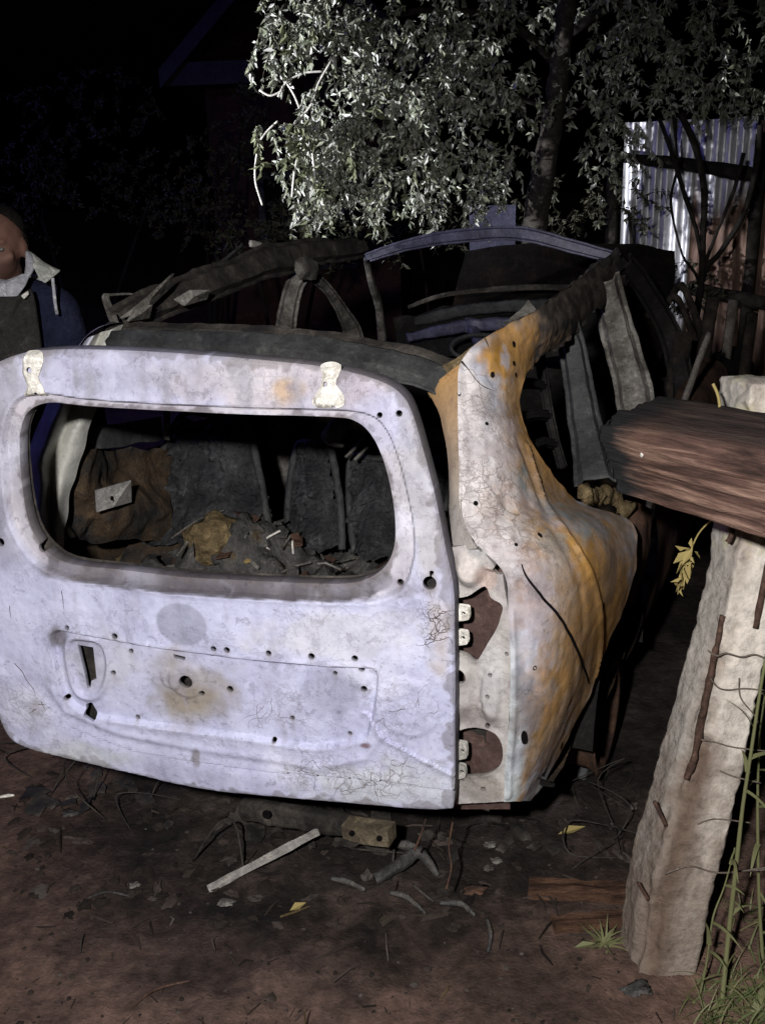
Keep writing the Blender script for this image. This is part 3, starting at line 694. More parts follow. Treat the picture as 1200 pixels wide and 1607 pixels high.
def channel(name, pts, w, d, mat, nrm=None, f=.012, m=10, dent=.007, parent=None):
    """pressed hat section: web, two sloping sides and two flanges, dented"""
    sp = spline(pts, m); n = len(sp); W = np.interp(np.linspace(0, 1, n), np.linspace(0, 1, len(w)), w) if hasattr(w, '__len__') else [w] * n
    V = []; k = 0
    for i, p in enumerate(sp):
        t = (sp[min(i + 1, n - 1)] - sp[max(i - 1, 0)]).normalized(); nn = Vector(nrm) if nrm else (CO - p); nn = (nn - t * nn.dot(t)).normalized(); sd = t.cross(nn)
        a = W[i]; pr_ = [(-a - f, .0), (-a - f * .5, .001), (-a, .0), (-a * .86, d * .5), (-a * .72, d), (-a * .36, d * 1.02), (0, d * .96), (a * .36, d * 1.02), (a * .72, d), (a * .86, d * .5), (a, 0), (a + f * .5, .001), (a + f, 0)]; k = len(pr_)
        for u, v in pr_:
            q = p + sd * u + nn * v; q = q + noise.noise_vector(q * 5) * dent + noise.noise_vector(q * 16) * (dent * .55) + noise.noise_vector(q * 48) * (dent * .2)
            V.append(q)
    o = mobj(name, V, grid_faces(n, k), M[mat], parent or car)
    o.data.set_sharp_from_angle(angle=math.radians(32))
    so_ = o.modifiers.new('sheet', 'SOLIDIFY'); so_.thickness = .003; so_.offset = -1
    return o
# ---------------- rear header (roof cross member)
ht = [(168, 517), (250, 518), (350, 521), (450, 527), (550, 538), (640, 555), (715, 578)]
hb = [(180, 560), (250, 562), (350, 566), (450, 573), (550, 588), (640, 612), (690, 632)]
ctrl = []
for a, b_ in zip(ht, hb):
    ctrl.append([cly(a[0], a[1] - 6, .46), cly(*a, .37), cly((a[0] + b_[0]) / 2, (a[1] + b_[1]) / 2, .335), cly(*b_, .34)])
channel('rear_header', [cly((a[0] + b_[0]) / 2, (a[1] + b_[1]) / 2 - 4, .36) for a, b_ in zip(ht, hb)], [.030, .034, .036, .038, .04, .04, .036], .022, 'chargrey', (.25, -.55, .8), .012, 14, .006)
channel('rear_header', [cly(a[0], a[1] - 2, .43) for a in ht], [.02] * 7, .012, 'char', (.2, -.4, .9), .008, 14, .008)
# curled remains of the roof skin along the header
V, Fc = patch([[cly(x, y - 8 + 3 * math.sin(i * 2.1), .50), cly(x + 4, y + 2, .46), cly(x, y + 9, .40)] for i, (x, y) in enumerate(ht)], 70, 8, .014, 14)
mobj('roof_remnant', V, Fc, M['char'], car)

# ---------------- left D pillar
lo_ = [(118, 552), (134, 526), (160, 512)]
LO = [(128, 536), (96, 590), (66, 655), (40, 722), (46, 750), (50, 800), (58, 850), (72, 890), (80, 960)]
LI = [(192, 508), (172, 570), (152, 640), (128, 715), (112, 770), (104, 820), (101, 870), (104, 920), (110, 1000)]
yy = (.33, .28, .23, .18, .15, .12, .09, .07, .06)
ctrl = []; cc = []
for i, (a, b_, y0) in enumerate(zip(LO, LI, yy)):
    ctrl.append([cly(*a, y0 + .03), cly(a[0] * .72 + b_[0] * .28, a[1] * .72 + b_[1] * .28, y0 - .015), cly((a[0] + b_[0]) / 2, (a[1] + b_[1]) / 2, y0 + .035), cly(a[0] * .25 + b_[0] * .75, a[1] * .25 + b_[1] * .75, y0 + .04), cly(*b_, y0 + .09)])
    cc.append([(.60, .60, .68), (.58, .58, .64) if i < 5 else (.48, .54, .74), (.44, .44, .38), (.52, .52, .46), (.48, .48, .43)])
V, Fc = patch(ctrl, 110, 36, .006, 16)
mobj('left_pillar', V, Fc, M['paint'], car, col=np.clip(cmr(cmr(np.array(cc), 110, 0), 36, 1).reshape(-1, 3), .02, .8), crk=[.15] * len(V))
# outer skin of the left rear corner, rounding over to the roof
V, Fc = patch([[cly(104, 572, .30), cly(92, 600, .40), cly(84, 640, .55)], [cly(122, 546, .31), cly(112, 560, .42), cly(104, 590, .58)], [cly(140, 524, .33), cly(134, 532, .45), cly(130, 550, .60)], [cly(166, 510, .36), cly(164, 512, .48), cly(168, 514, .62)], [cly(200, 506, .42), cly(204, 506, .55), cly(210, 508, .68)]], 24, 12, .004, 14)
mobj('corner_skin', V, Fc, M['paint'], car, col=[(.50, .49, .55)] * len(V), crk=[.2] * len(V))

# ---------------- roof rails and pillars
def rails(name, pts, w, flat, mat, rough=.012, sides=10, m=8, upv=None, sq=5):
    if sides > 7: sides = 24; m *= 3
    else: sq = 0
    sp = spline(pts, m); n = len(sp)
    r = [w] * n if not hasattr(w, '__len__') else list(np.interp(np.linspace(0, 1, n), np.linspace(0, 1, len(w)), w))
    V, Fc = tube_vf(sp, r, sides, flat, upv, rough, 11, True, sq)
    return mobj(name, V, Fc, M[mat], car)
XL = -.57
lr = [clx(184, 512, XL), clx(240, 478, XL), clx(300, 455, XL), clx(370, 428, XL), clx(430, 408, XL), clx(500, 396, XL), clx(570, 391, XL)]
channel('roof_rail', lr, [.040, .044, .042, .044, .050, .042, .025], .03, 'char', (.8, -.55, .25), .014, 10, .012)
rails('rail_flange', [clx(250, 462, XL - .05), clx(330, 428, XL - .05), clx(420, 398, XL - .05), clx(500, 388, XL - .05), clx(574, 386, XL - .05)], [.010, .012, .016, .012, .009], .6, 'charash', .006)
# torn sheet scraps along the left rail
for i, pts in enumerate(([(190, 500), (228, 470), (274, 428), (268, 452), (230, 488)], [(275, 470), (300, 455), (330, 455), (325, 470), (290, 480)], [(200, 505), (215, 485), (240, 478), (235, 500)])):
    c = np.mean(pts, 0); V = [clx(c[0], c[1], XL + .075 + .012)] + [clx(*p, XL + .06 + .02 * ((k * 7) % 3)) for k, p in enumerate(pts)]
    k = len(pts); mobj('torn_sheet', V + [v - Vector((.006, 0, 0)) for v in V], [(0, 1 + i_, 1 + (i_ + 1) % k) for i_ in range(k)] + [(k + 1, k + 2 + (i_ + 1) % k, k + 2 + i_) for i_ in range(k)], M['charash'], car, smooth=False)
# left B pillar: two legs and the gusset
channel('left_pillar_leg', [clx(476, 425, XL), clx(462, 450, XL - .02), clx(452, 490, XL - .05), clx(446, 545, XL - .10), clx(440, 700, -.74), clx(440, 800, -.78)], [.028, .026, .03, .036, .05, .06], .02, 'charash', None, .010, 8, .005)
channel('left_pillar_leg', [clx(486, 430, XL), clx(515, 455, XL - .02), clx(538, 490, XL - .05), clx(554, 530, XL - .1), clx(560, 640, -.7)], [.014, .015, .022, .04, .05], .015, 'charash', None, .007, 8, .004)
V, Fc = patch([[clx(462, 408, XL + .06), clx(480, 404, XL + .07), clx(500, 412, XL + .06)], [clx(464, 425, XL + .07), clx(482, 424, XL + .085), clx(500, 430, XL + .07)], [clx(470, 438, XL + .06), clx(484, 440, XL + .07), clx(496, 440, XL + .06)]], 10, 10, .008, 20)
mobj('pillar_gusset', V, Fc, M['charash'], car)
# bent trim strips standing up from the left rail
rails('trim_strip', [clx(338, 420, XL - .08), clx(362, 400, XL - .08), clx(382, 383, XL - .08)], .008, .4, 'chargrey', .002, 6, 4)
rails('trim_strip', [clx(392, 382, XL - .06), clx(410, 386, XL - .06), clx(432, 400, XL - .04)], .014, .35, 'zincstrip', .002, 6, 4)
rails('door_frame', [clx(182, 512, -.80), clx(174, 490, -.80), clx(166, 466, -.80), clx(176, 463, -.80), clx(205, 462, -.80), clx(235, 468, -.80)], [.016, .016, .014, .01, .008, .008], .5, 'charash', .003, 8, 5)
# front header and A pillars
fh = [cly(574, 404, 2.35), cly(620, 390, 2.33), cly(680, 376, 2.31), cly(730, 369, 2.3), cly(790, 366, 2.3), cly(830, 369, 2.3), cly(870, 378, 2.31), cly(920, 392, 2.33), cly(975, 408, 2.35)]
channel('front_header', fh, [.014, .018, .022, .024, .022, .024, .022, .02, .018], .012, 'blueish', None, .008, 8, .004)
rails('front_pillar', [cly(574, 404, 2.35), cly(582, 440, 2.5), cly(594, 480, 2.68), cly(600, 530, 2.85)], [.02, .025, .03, .04], .6, 'charash', .004)
channel('front_pillar', [clx(975, 408, .58), clx(1010, 450, .62), clx(1045, 510, .68), clx(1062, 560, .74), clx(1075, 640, .80)], [.03, .032, .035, .04, .045], .025, 'soot', None, .012, 8, .006)
XR = .60
channel('roof_rail', [clx(872, 500, .60), clx(905, 470, XR - .01), clx(935, 440, XR - .02), clx(975, 412, XR - .04)], [.03, .032, .03, .026], .02, 'char', None, .012, 10, .012)
mobj('rail_scrap', *tube_vf(spline([clx(912, 455, XR), clx(938, 428, XR - .02), clx(972, 398, XR - .04)], 6), .035, 8, .4, (0, 0, 1), .02, 16), M['ashheap'], car)
V, Fc = patch([[cly(828, 470, .62), cly(842, 482, .58)], [cly(812, 488, .56), cly(826, 500, .53)], [cly(790, 505, .48), cly(796, 512, .46)]], 8, 6, .008, 20); mobj('torn_sheet', V, Fc, M['charash'], car)
channel('right_pillar', [clx(884, 500, .64), clx(896, 545, .66), clx(908, 610, .70), clx(924, 690, .76), clx(934, 760, .82)], [.03, .03, .032, .04, .05], .022, 'chargrey', None, .012, 8, .006)
channel('right_pillar', [clx(944, 436, .62), clx(958, 480, .64), clx(974, 540, .69), clx(990, 600, .74), clx(1004, 660, .80)], [.045, .042, .046, .05, .055], .03, 'charash', None, .014, 8, .007)
for pts in ([(905, 520), (918, 600), (934, 690), (946, 740)], [(864, 612), (892, 606), (925, 612)], [(884, 662), (905, 656), (935, 658)], [(1006, 470), (1030, 540), (1040, 610)], [(906, 706), (920, 700), (940, 702)]):
    channel('window_frame', [clx(x, y, .70 + .12 * (y - 480) / 280) + Vector((-.12, 0, 0)) for x, y in pts], .010, .008, 'soot', None, .005, 8, .004)
# right body side below the windows, sill
V, Fc = patch([[Vector((.80, y, .98)), Vector((.90, y, .90)), Vector((.925, y, .70)), Vector((.90, y, .42)), Vector((.84, y, .26))] for y in (1.12, 1.5, 1.95, 2.5, 3.05)], 40, 24, .014, 5)
mobj('side_doors', V, Fc, M['rustdark'], car)
V, Fc = patch([[Vector((-.80, y, .98)), Vector((-.90, y, .90)), Vector((-.925, y, .70)), Vector((-.90, y, .42)), Vector((-.84, y, .26))] for y in (.25, .9, 1.5, 1.95, 2.5, 3.05)], 50, 24, .014, 5)
mobj('left_body_side', V, Fc, M['interior'], car)
# hump of melted trim on the quarter panel belt line, wheel arch inner flare
V, Fc = tube_vf(spline([cly(908, 776, .62), cly(930, 770, .72), cly(958, 776, .80), cly(984, 800, .84)], 8), [.012, .02, .03, .022, .03, .025, .03, .02, .03, .03, .025, .03, .03, .03, .028, .03, .028, .03, .028, .026, .024, .022, .02, .018, .016], 10, .7, None, .03, 30); mobj('melted_trim', V, Fc, M['foam'], car)
V, Fc = patch([[cly(965, 775, .86), cly(1000, 790, .92), cly(1022, 800, 1.0)], [cly(985, 830, .86), cly(1012, 830, .92), cly(1022, 835, 1.0)], [cly(996, 880, .80), cly(1008, 885, .88), cly(1012, 890, .98)], [cly(985, 950, .72), cly(990, 955, .82), cly(990, 960, .9)]], 24, 14, .008, 12)
mobj('arch_flare', V, Fc, M['rustdark'], car)
# wheel well and bare rear wheel (tyre burnt off)
def wheel(x, y, name='wheel'):
    rim = MB(); s = 20; R = .205; prof = [(-.09, R), (-.085, R - .012), (-.05, R - .03), (.05, R - .03), (.085, R - .012), (.09, R), (.085, R - .05), (.03, R - .07), (.03, .05), (.045, .04), (.045, 0)]
    V = []; Fc = []
    for k, (dx, r) in enumerate(prof):
        for i in range(s):
            a = 2 * math.pi * i / s; V.append((x + dx * (1 if x > 0 else -1), y + r * math.cos(a), R + r * math.sin(a)))
    for k in range(len(prof) - 1):
        for i in range(s): Fc.append((k * s + i, k * s + (i + 1) % s, (k + 1) * s + (i + 1) % s, (k + 1) * s + i))
    return mobj(name, V, Fc, M['rustdark'], car)
for x in (.76, -.76):
    for y in (.86, 3.4): wheel(x, y)
V = []; Fc = []; s = 16
for i in range(s + 1):
    a = math.pi * (i / s) ; V += [(.55, .86 - .36 * math.cos(a), .3 + .38 * math.sin(a)), (.88, .86 - .36 * math.cos(a), .3 + .38 * math.sin(a))]
    if i: Fc.append((2 * i - 2, 2 * i - 1, 2 * i + 1, 2 * i))
mobj('wheel_well', V, Fc, M['soot'], car)
V = [(-v[0], v[1], v[2]) for v in V]; mobj('wheel_well', V, Fc, M['interior'], car)
# trailing strut behind the wheel arch
rails('suspension_arm', [clx(952, 1050, .78), clx(938, 1110, .78), clx(925, 1170, .78), clx(912, 1235, .78)], [.03, .035, .035, .03], .5, 'chargrey', .004)
# floor, firewall, bonnet
V, Fc = patch([[Vector((x, y, .33 + (.08 if y < .3 else 0))) for x in (-.84, -.5, -.2, 0, .2, .5, .84)] for y in (.14, .3, .8, 1.3, 1.9, 2.6, 3.1)], 60, 50, .05, 6)
mobj('floor_pan', V, Fc, M['interior'], car)
V, Fc = patch([[Vector((x, .13, z)) for x in (-.70, -.3, .3, .70)] for z in (.30, .5, .62)], 14, 30, .012, 8); mobj('rear_sill', V, Fc, M['char'], car)
V, Fc = patch([[Vector((x, 2.75 + .18 * (1 - abs(x)), z)) for x in (-.8, -.4, 0, .4, .8)] for z in (.35, .6, .9)], 20, 30, .02, 6); mobj('firewall', V, Fc, M['soot'], car)
V, Fc = patch([[Vector((x * .72, y, z + .06 * (1 - x * x))) for x in (-.8, -.4, 0, .4, .8)] for y, z in ((3.02, .90), (3.16, 1.10), (3.28, 1.30), (3.36, 1.43))], 30, 24, .03, 5); mobj('bonnet', V, Fc, mat_mottled('bonnet_fill_black', [(.002, .002, .002), (.005, .004, .0035), (.012, .008, .006)], 6, .95, .05, .6), car)  # bonnet stood upright and blackened to fill the dark under the header
for sx in (-1, 1):
    V, Fc = patch([[Vector((sx * .78, y, .9 - .05 * (y > 3.8))), Vector((sx * .90, y, .78)), Vector((sx * .90, y, .5)), Vector((sx * .82, y, .3))] for y in (3.05, 3.5, 3.9, 4.15)], 20, 16, .012, 6); mobj('front_wing', V, Fc, M['soot'], car)
V, Fc = patch([[Vector((x, 4.15 + .06 * (1 - x * x), z)) for x in (-.84, -.4, 0, .4, .84)] for z in (.28, .5, .68)], 12, 20, .015, 6); mobj('nose_panel', V, Fc, M['soot'], car)
# cowl rail and dash seen through the roof
rails('cowl_rail', [cly(640, 482, 2.9), cly(700, 462, 2.95), cly(790, 453, 3.0), cly(880, 451, 3.0), cly(960, 458, 2.98), cly(1000, 466, 2.95)], [.010, .012, .015, .016, .015, .012], .6, 'char', .003, 8, 8)
rails('dash_beam', [cly(640, 530, 2.55), cly(720, 515, 2.55), cly(800, 508, 2.55), cly(880, 508, 2.55)], [.022, .026, .026, .022], .8, 'blueish', .014, 8, 6)
rails('dash_beam', [cly(650, 505, 2.75), cly(740, 486, 2.75), cly(850, 480, 2.75), cly(960, 486, 2.75)], [.02, .03, .03, .02], .8, 'chargrey', .012, 8, 6)
V, Fc = patch([[cly(620, 500, 2.78), cly(740, 476, 2.85), cly(860, 470, 2.85), cly(980, 480, 2.78)], [cly(620, 530, 2.7), cly(740, 512, 2.72), cly(860, 508, 2.72), cly(980, 520, 2.7)], [cly(620, 570, 2.6), cly(740, 560, 2.6), cly(860, 560, 2.6), cly(980, 570, 2.6)]], 24, 50, .03, 9)
mobj('dashboard', V, Fc, M['soot'], car)
rails('steering_column', [cly(735, 505, 2.6), cly(752, 540, 2.42), cly(756, 552, 2.38)], .022, 1, 'blueish', .004, 8, 5)
V = []; 
ring = [cly(752 + 45 * math.cos(a), 545 + 20 * math.sin(a), 2.38) for a in np.linspace(0, 2 * math.pi, 22)]
mobj('steering_wheel', *tube_vf(ring, .011, 6), M['chargrey'], car)

# ---------------- interior
V, Fc = patch([[clx(112, 670, -.76), clx(150, 668, -.76), clx(200, 662, -.76), clx(255, 652, -.76)], [clx(112, 712, -.74), clx(150, 706, -.74), clx(205, 698, -.74), clx(260, 690, -.74)]], 10, 30, .01, 10)
mobj('belt_panel', V, Fc, M['chargrey'], car)
V, Fc = patch([[clx(x, y, -.77 + .04 * ((x + y) % 3)) for x in (100, 140, 180, 225, 270)] for y in (705, 750, 800, 850)], 70, 80, .016, 16)
mobj('inner_trim', V, Fc, M['interior'], car)
rails('seat_belt_post', [clx(262, 640, -.70), clx(262, 690, -.70)], .014, .5, 'charash', .002, 6, 4)
def seat(name, quad, y0, y1, mat='ashseat', thick=.09):
    """burnt seat back: frame hoop, panel of clinging ash, two crossed springs"""
    tl, tr, br, bl = quad
    P = [[cly(tl[0], tl[1], y0), cly((tl[0] + tr[0]) / 2, (tl[1] + tr[1]) / 2 - 4, y0 - .02), cly(tr[0], tr[1], y0)],
         [cly((tl[0] + bl[0]) / 2 - 6, (tl[1] + bl[1]) / 2, (y0 + y1) / 2), cly((tl[0] + br[0]) / 2, (tl[1] + br[1]) / 2, (y0 + y1) / 2 - .04), cly((tr[0] + br[0]) / 2 + 6, (tr[1] + br[1]) / 2, (y0 + y1) / 2)],
         [cly(bl[0], bl[1], y1), cly((bl[0] + br[0]) / 2, (bl[1] + br[1]) / 2, y1 - .05), cly(br[0], br[1], y1)]]
    V, Fc = patch(P, 80, 70, .03, 8); V = np.array([tuple(Vector(v) + Vector((0, -1, 0)) * (.06 * abs(N(v, 11)) + .035 * abs(N(v, 27)) + .02 * N(v, 64) + .01 * N(v, 130))) for v in V]); s = mobj(name, V, Fc, M[mat], car)
    hoop = spline([P[2][0], P[1][0], P[0][0], P[0][1], P[0][2], P[1][2], P[2][2]], 6)
    mobj('seat_hoop', *tube_vf([h - Vector((0, .015, 0)) for h in hoop], .014, 7, 1, None, .004, 30), M['chargrey'], s)
    for a in (.33, .64):
        q = [P[0][0].lerp(P[0][2], a) - Vector((0, .03, 0)), P[1][0].lerp(P[1][2], a) - Vector((0, .05, 0)), P[2][0].lerp(P[2][2], a) - Vector((0, .05, 0))]
        mobj('spring', *tube_vf([p + noise.noise_vector(p * 9) * .03 + Vector((0, .02, 0)) for i, p in enumerate(spline(q, 10))], .003, 5), M['chargrey'], s)
    return s
seat('rear_seat_back', ((285, 652), (385, 655), (430, 850), (215, 850)), .95, .72)
seat('rear_seat_back', ((470, 700), (520, 700), (540, 860), (455, 860)), 1.05, .85)
seat('rear_seat_back', ((555, 720), (618, 725), (625, 870), (560, 865)), 1.05, .85, 'ashseat')
seat('front_seat_back', ((410, 655), (500, 660), (500, 780), (400, 780)), 1.95, 1.8, 'ashseat')
seat('front_seat_back', ((640, 700), (700, 705), (700, 800), (640, 800)), 1.95, 1.8, 'ashseat')
rails('head_rest_post', [cly(418, 650, 1.7), cly(420, 700, 1.7)], .02, .5, 'charash', .002, 6, 4)
rails('belt_bracket', [cly(545, 655, .8), cly(530, 672, .8), cly(520, 690, .82), cly(540, 700, .84)], [.02, .028, .03, .02], .5, 'charash', .01, 8, 5)
for (x0, y0, x1, y1) in ((542, 718, 572, 688), (556, 722, 584, 694)): rails('seat_rail', [cly(x0, y0, .9), cly(x1, y1, .95)], .006, 1, 'charash', 0, 6, 2)
# ash heap on the load floor
xs_ = np.linspace(-.68, .66, 90); ys_ = np.linspace(.16, 1.3, 80); V = []
for x in xs_:
    for y in ys_:
        h = .47 + .30 * math.exp(-((x + .36) ** 2 / .09 + (y - .62) ** 2 / .10)) + .16 * math.exp(-((x - .3) ** 2 / .1 + (y - .75) ** 2 / .08))
        p = Vector((x, y, 0)); h += .12 * abs(N(p, 5)) + .07 * N(p, 12) + .022 * N(p, 34) + .012 * N(p, 70); V.append((x, y, h))
mobj('ash_heap', V, grid_faces(90, 80)[:, ::-1], M['ashheap'], car)
mbs = [MB(), MB(), MB()]; rr_ = random.Random(21)
for _ in range(420):
    x, y = rr_.uniform(-.66, .64), rr_.uniform(.2, 1.25); i = int((x + .68) / 1.34 * 89); j = int((y - .16) / 1.14 * 79); z = V[i * 80 + j][2]
    E_ = Matrix.Rotation(rr_.uniform(0, 6.28), 3, 'Z') @ Matrix.Rotation(rr_.uniform(-.9, .9), 3, 'X'); q = rr_.random()
    if q < .45: mbs[0].add(*lump_vf((x, y, z), rr_.uniform(.008, .035), (1, .8, .7), .7, 4, _ * 1.7, 1))
    elif q < .8: mbs[1].add(*box_vf((x, y, z + .01), rr_.uniform(.02, .09), rr_.uniform(.01, .05), .003, E_))
    else:
        d_ = E_ @ Vector((rr_.uniform(.04, .14), 0, 0)); mbs[2].add(*tube_vf([Vector((x, y, z)) - d_, Vector((x, y, z + .015)), Vector((x, y, z)) + d_], rr_.uniform(.002, .006), 5))
for b0, mt in zip(mbs, ('ashheap', 'rustdark', 'charash')): b0.build('ash_debris', M[mt], car, False)['kind'] = 'stuff'
hbv = BVHTree.FromPolygons(V, [tuple(int(i) for i in f) for f in grid_faces(90, 80)])
def hhit(px, py):
    h = hbv.ray_cast(CO, cray(px, py).normalized())
    return h[0] if h[0] else clz(px, py, .55)
def cw(p): return CAR_M @ Vector(p)
# things lying in the car (top level)
def lying(name, label, cat, px, py, r, sc, mat, seed, group=None, sink=.3):
    p = hhit(px, py); o = mobj(name, *lump_vf((0, 0, 0), r, sc, .4, 4, seed), M[mat]); o.location = cw(p) + Vector((0, 0, r * sc[2] * (1 - sink))); o.rotation_euler = (0, 0, -CAR_YAW + seed)
    return tag(o, label, cat, group)
lying('foam_lump', 'large tan scorched foam lump in the middle of the car boot', 'foam', 342, 868, .10, (1, .7, .8), 'foam', 1)
lying('foam_lump', 'small brown foam lump by the sill at the left of the boot', 'foam', 200, 888, .045, (1, .8, .6), 'foam', 2)
lying('foam_lump', 'brown foam crumb left of the large tan foam lump', 'foam', 240, 866, .035, (.8, 1, .9), 'foam', 3)
lying('ash_clod', 'grey ash clod at the left end of the boot heap', 'ash', 160, 860, .06, (1, .8, .8), 'ashheap', 4)
# white scrap sheet with holes
q = [(150, 770), (206, 754), (207, 788), (178, 796), (152, 804)]
pp = [clx(a, b_, -.66 + .02 * (i % 2)) for i, (a, b_) in enumerate(q)]
ctr = sum(pp, Vector()) / 5; V = [p for p in pp] + [p + Vector((-.006, .004, 0)) for p in pp]
o = mobj('scrap_sheet', [cw(v) for v in V], [(0, 1, 2, 3, 4), (9, 8, 7, 6, 5)] + [(i, i + 5, (i + 1) % 5 + 5, (i + 1) % 5) for i in range(5)], mat_mottled('scrap_white', [(.16, .15, .14), (.30, .29, .27), (.34, .33, .31)], 25, .9, .1, .4), None, False)
tag(o, 'pale scrap sheet caught on the left inner side of the boot', 'sheet')
for px, py in ((176, 782), (180, 788)):
    V = [clx(px + 3 * math.cos(a), py + 4 * math.sin(a), -.645) for a in np.linspace(0, 6.28, 8, endpoint=False)]
    mobj('hole', [cw(v) for v in V], [tuple(range(8))], M['hole'], o)
# curled strip and yellow leaf bits
p = [hhit(x, y) + Vector((0, 0, .02)) for x, y in ((262, 812), (280, 798), (300, 790), (314, 784))]
tag(mobj('foam_strip', [cw(v) for v in tube_vf(spline(p, 5), .012, 7, .5, None, .01, 30)[0]], tube_vf(spline(p, 5), .012, 7)[1], M['foam']), 'curled yellowish foam strip behind the large foam lump', 'foam')

# ---------------- under the tailgate: cross bar, bracket, exhaust
rails('cross_bar', [cly(385, 1268, .16), cly(450, 1282, .15), cly(520, 1293, .14), cly(600, 1310, .13)], [.032, .036, .036, .03], .6, 'char', .012, 8, 6)
rails('cross_bar', [Vector((-.6, .2, .30)), Vector((-.2, .18, .30)), Vector((.3, .18, .30)), Vector((.6, .2, .30))], .05, .6, 'char', .01, 8, 6)
V = [cly(535, 1296, .08), cly(575, 1302, .08), cly(608, 1306, .08), cly(610, 1330, .08), cly(572, 1326, .08), cly(538, 1316, .08)]
tb = mobj('tow_bracket', V + [v + Vector((0, .05, 0)) for v in V], [(0, 1, 4, 5), (1, 2, 3, 4), (0, 6, 7, 1), (1, 7, 8, 2), (2, 8, 9, 3), (3, 9, 10, 4), (4, 10, 11, 5), (5, 11, 6, 0), (6, 11, 10, 7), (7, 10, 9, 8)], mat_mottled('tow_rust', [(.05, .04, .03), (.13, .105, .07), (.22, .18, .12)], 16, .85, .2, .7), car, False)
for x, y in ((552, 1308), (595, 1316)): mobj('bolt_hole', [cly(x + 5 * math.cos(a), y + 5 * math.sin(a), .078) for a in np.linspace(0, 6.28, 10, endpoint=False)], [tuple(range(10))], M['hole'], tb)
mobj('bolt_hole', [cly(418 + 7 * math.cos(a), 1278 + 7 * math.sin(a), .10) for a in np.linspace(0, 6.28, 10, endpoint=False)], [tuple(range(10))], M['hole'], tb)
rails('exhaust', [cly(250, 1225, .3), cly(275, 1250, .35), cly(300, 1262, .5)], [.05, .05, .05], .8, 'chargrey', .006)
for k, x in enumerate((-.55, -.2, .15, .5)):
    rails('mount_bracket', [Vector((x, .16, .44)), Vector((x + .01, .15, .36)), Vector((x + .01, .17, .28))], .03, .5, 'char', .01, 7, 4)
rails('wire', [cly(710, 1290, .1), cly(704, 1330, .08), cly(708, 1360, .05), cly(700, 1395, .0)], .003, 1, 'rustdark', 0, 5, 5)
rails('wire', [cly(668, 1285, .12), cly(660, 1310, .1), cly(650, 1335, .08)], .003, 1, 'rustdark', 0, 5, 5)

# ================================================================== CONCRETE POST, LOG, WIRES
def mat_concrete():
    m, t, b = newmat('weathered_concrete', .92, .15)
    n1 = tex_noise(t, 6, 9, .68); n2 = tex_noise(t, 40, 6, .65); n3 = tex_noise(t, 14, 5, .6)
    tc = t.nodes['TC']; sep = nd(t, 'ShaderNodeSeparateXYZ'); t.links.new(tc.outputs['Object'], sep.inputs[0])
    at = nd(t, 'ShaderNodeAttribute', attribute_name='Col')
    c = mix(t, .85, at.outputs['Color'], ramp(t, n1.outputs[0], [(.3, .52), (.45, .88), (.55, 1.0), (.7, 1.15)]).outputs[0], 'MULTIPLY')
    zz = mmath(t, 'ADD', sep.outputs['Z'], mmath(t, 'MULTIPLY', mmath(t, 'SUBTRACT', n3.outputs[0], .5), 1.1))
    mud = ramp(t, zz, [(.24, 1.0), (.70, .0)]).outputs[0]
    c = mix(t, mmath(t, 'MULTIPLY', mud, .75), c, (.16, .115, .085))
    moss = ramp(t, mmath(t, 'MULTIPLY', n3.outputs[0], ramp(t, sep.outputs['Z'], [(.95, 0.0), (1.0, 1.0)]).outputs[0]), [(.5, 0.0), (.6, .7)]).outputs[0]
    c = mix(t, mmath(t, 'MULTIPLY', moss, .5), c, (.34, .32, .12))
    c = mix(t, .75, c, ramp(t, n2.outputs[0], [(.28, .45), (.5, .95), (.7, 1.15)]).outputs[0], 'MULTIPLY')
    t.links.new(c, b.inputs['Base Color']); bump(t, b, mmath(t, 'ADD', n2.outputs[0], mmath(t, 'MULTIPLY', n1.outputs[0], .8)), .8, .012); return m
M['concrete'] = mat_concrete()
M['rebar'] = mat_mottled('rusty_rebar', [(.03, .017, .012), (.065, .038, .028), (.10, .06, .042)], 30, .85, .2, .6, .003)
M['wire'] = mat_mottled('rusty_wire', [(.08, .06, .05), (.18, .15, .12)], 40, .7, .3, .2)
def py_lean(z): return 1.80 + .20 * max(z, 0)
PB = on_z(1048, 1552); 
post = thing('concrete_post', 'leaning weathered concrete fence post with exposed rusty rebar at right edge', 'post', (PB.x, 1.86, 0))
def post_pt(px, py, dy=0.0):
    y = 1.85
    for _ in range(6):
        p = on_y(px, py, y + dy); y = py_lean(p.z)
    return p
# front-left and front-right edges of the post
fl_px = [(998, 1560), (1016, 1419), (1048, 1300), (1074, 1207), (1104, 1090), (1135, 975), (1152, 880), (1163, 800), (1170, 700), (1172, 625), (1176, 604)]
fr_px = [(1090, 1566), (1113, 1440), (1142, 1330), (1164, 1222), (1190, 1095), (1216, 975), (1236, 880), (1250, 800), (1264, 700), (1270, 625), (1262, 604)]
A = [post_pt(*p) for p in fl_px]; B = [post_pt(*p) for p in fr_px]
rowsP = []
for i, (a, b_) in enumerate(zip(A, B)):
    zc = a.z; b_ = Vector((b_.x, b_.y, zc)); wd = (b_ - a).length; dirx = (b_ - a).normalized(); back = Vector((0, wd * .95, 0)); dx = Vector((-.012 - .012 * i / 10, 0, 0))
    rowsP.append((a, b_, b_ + back, a + back + dx))
na = np.array([[tuple(q) for q in r] for r in rowsP]); na = cmr(na, 150, 0)
V = []; ns = 22; PC = []
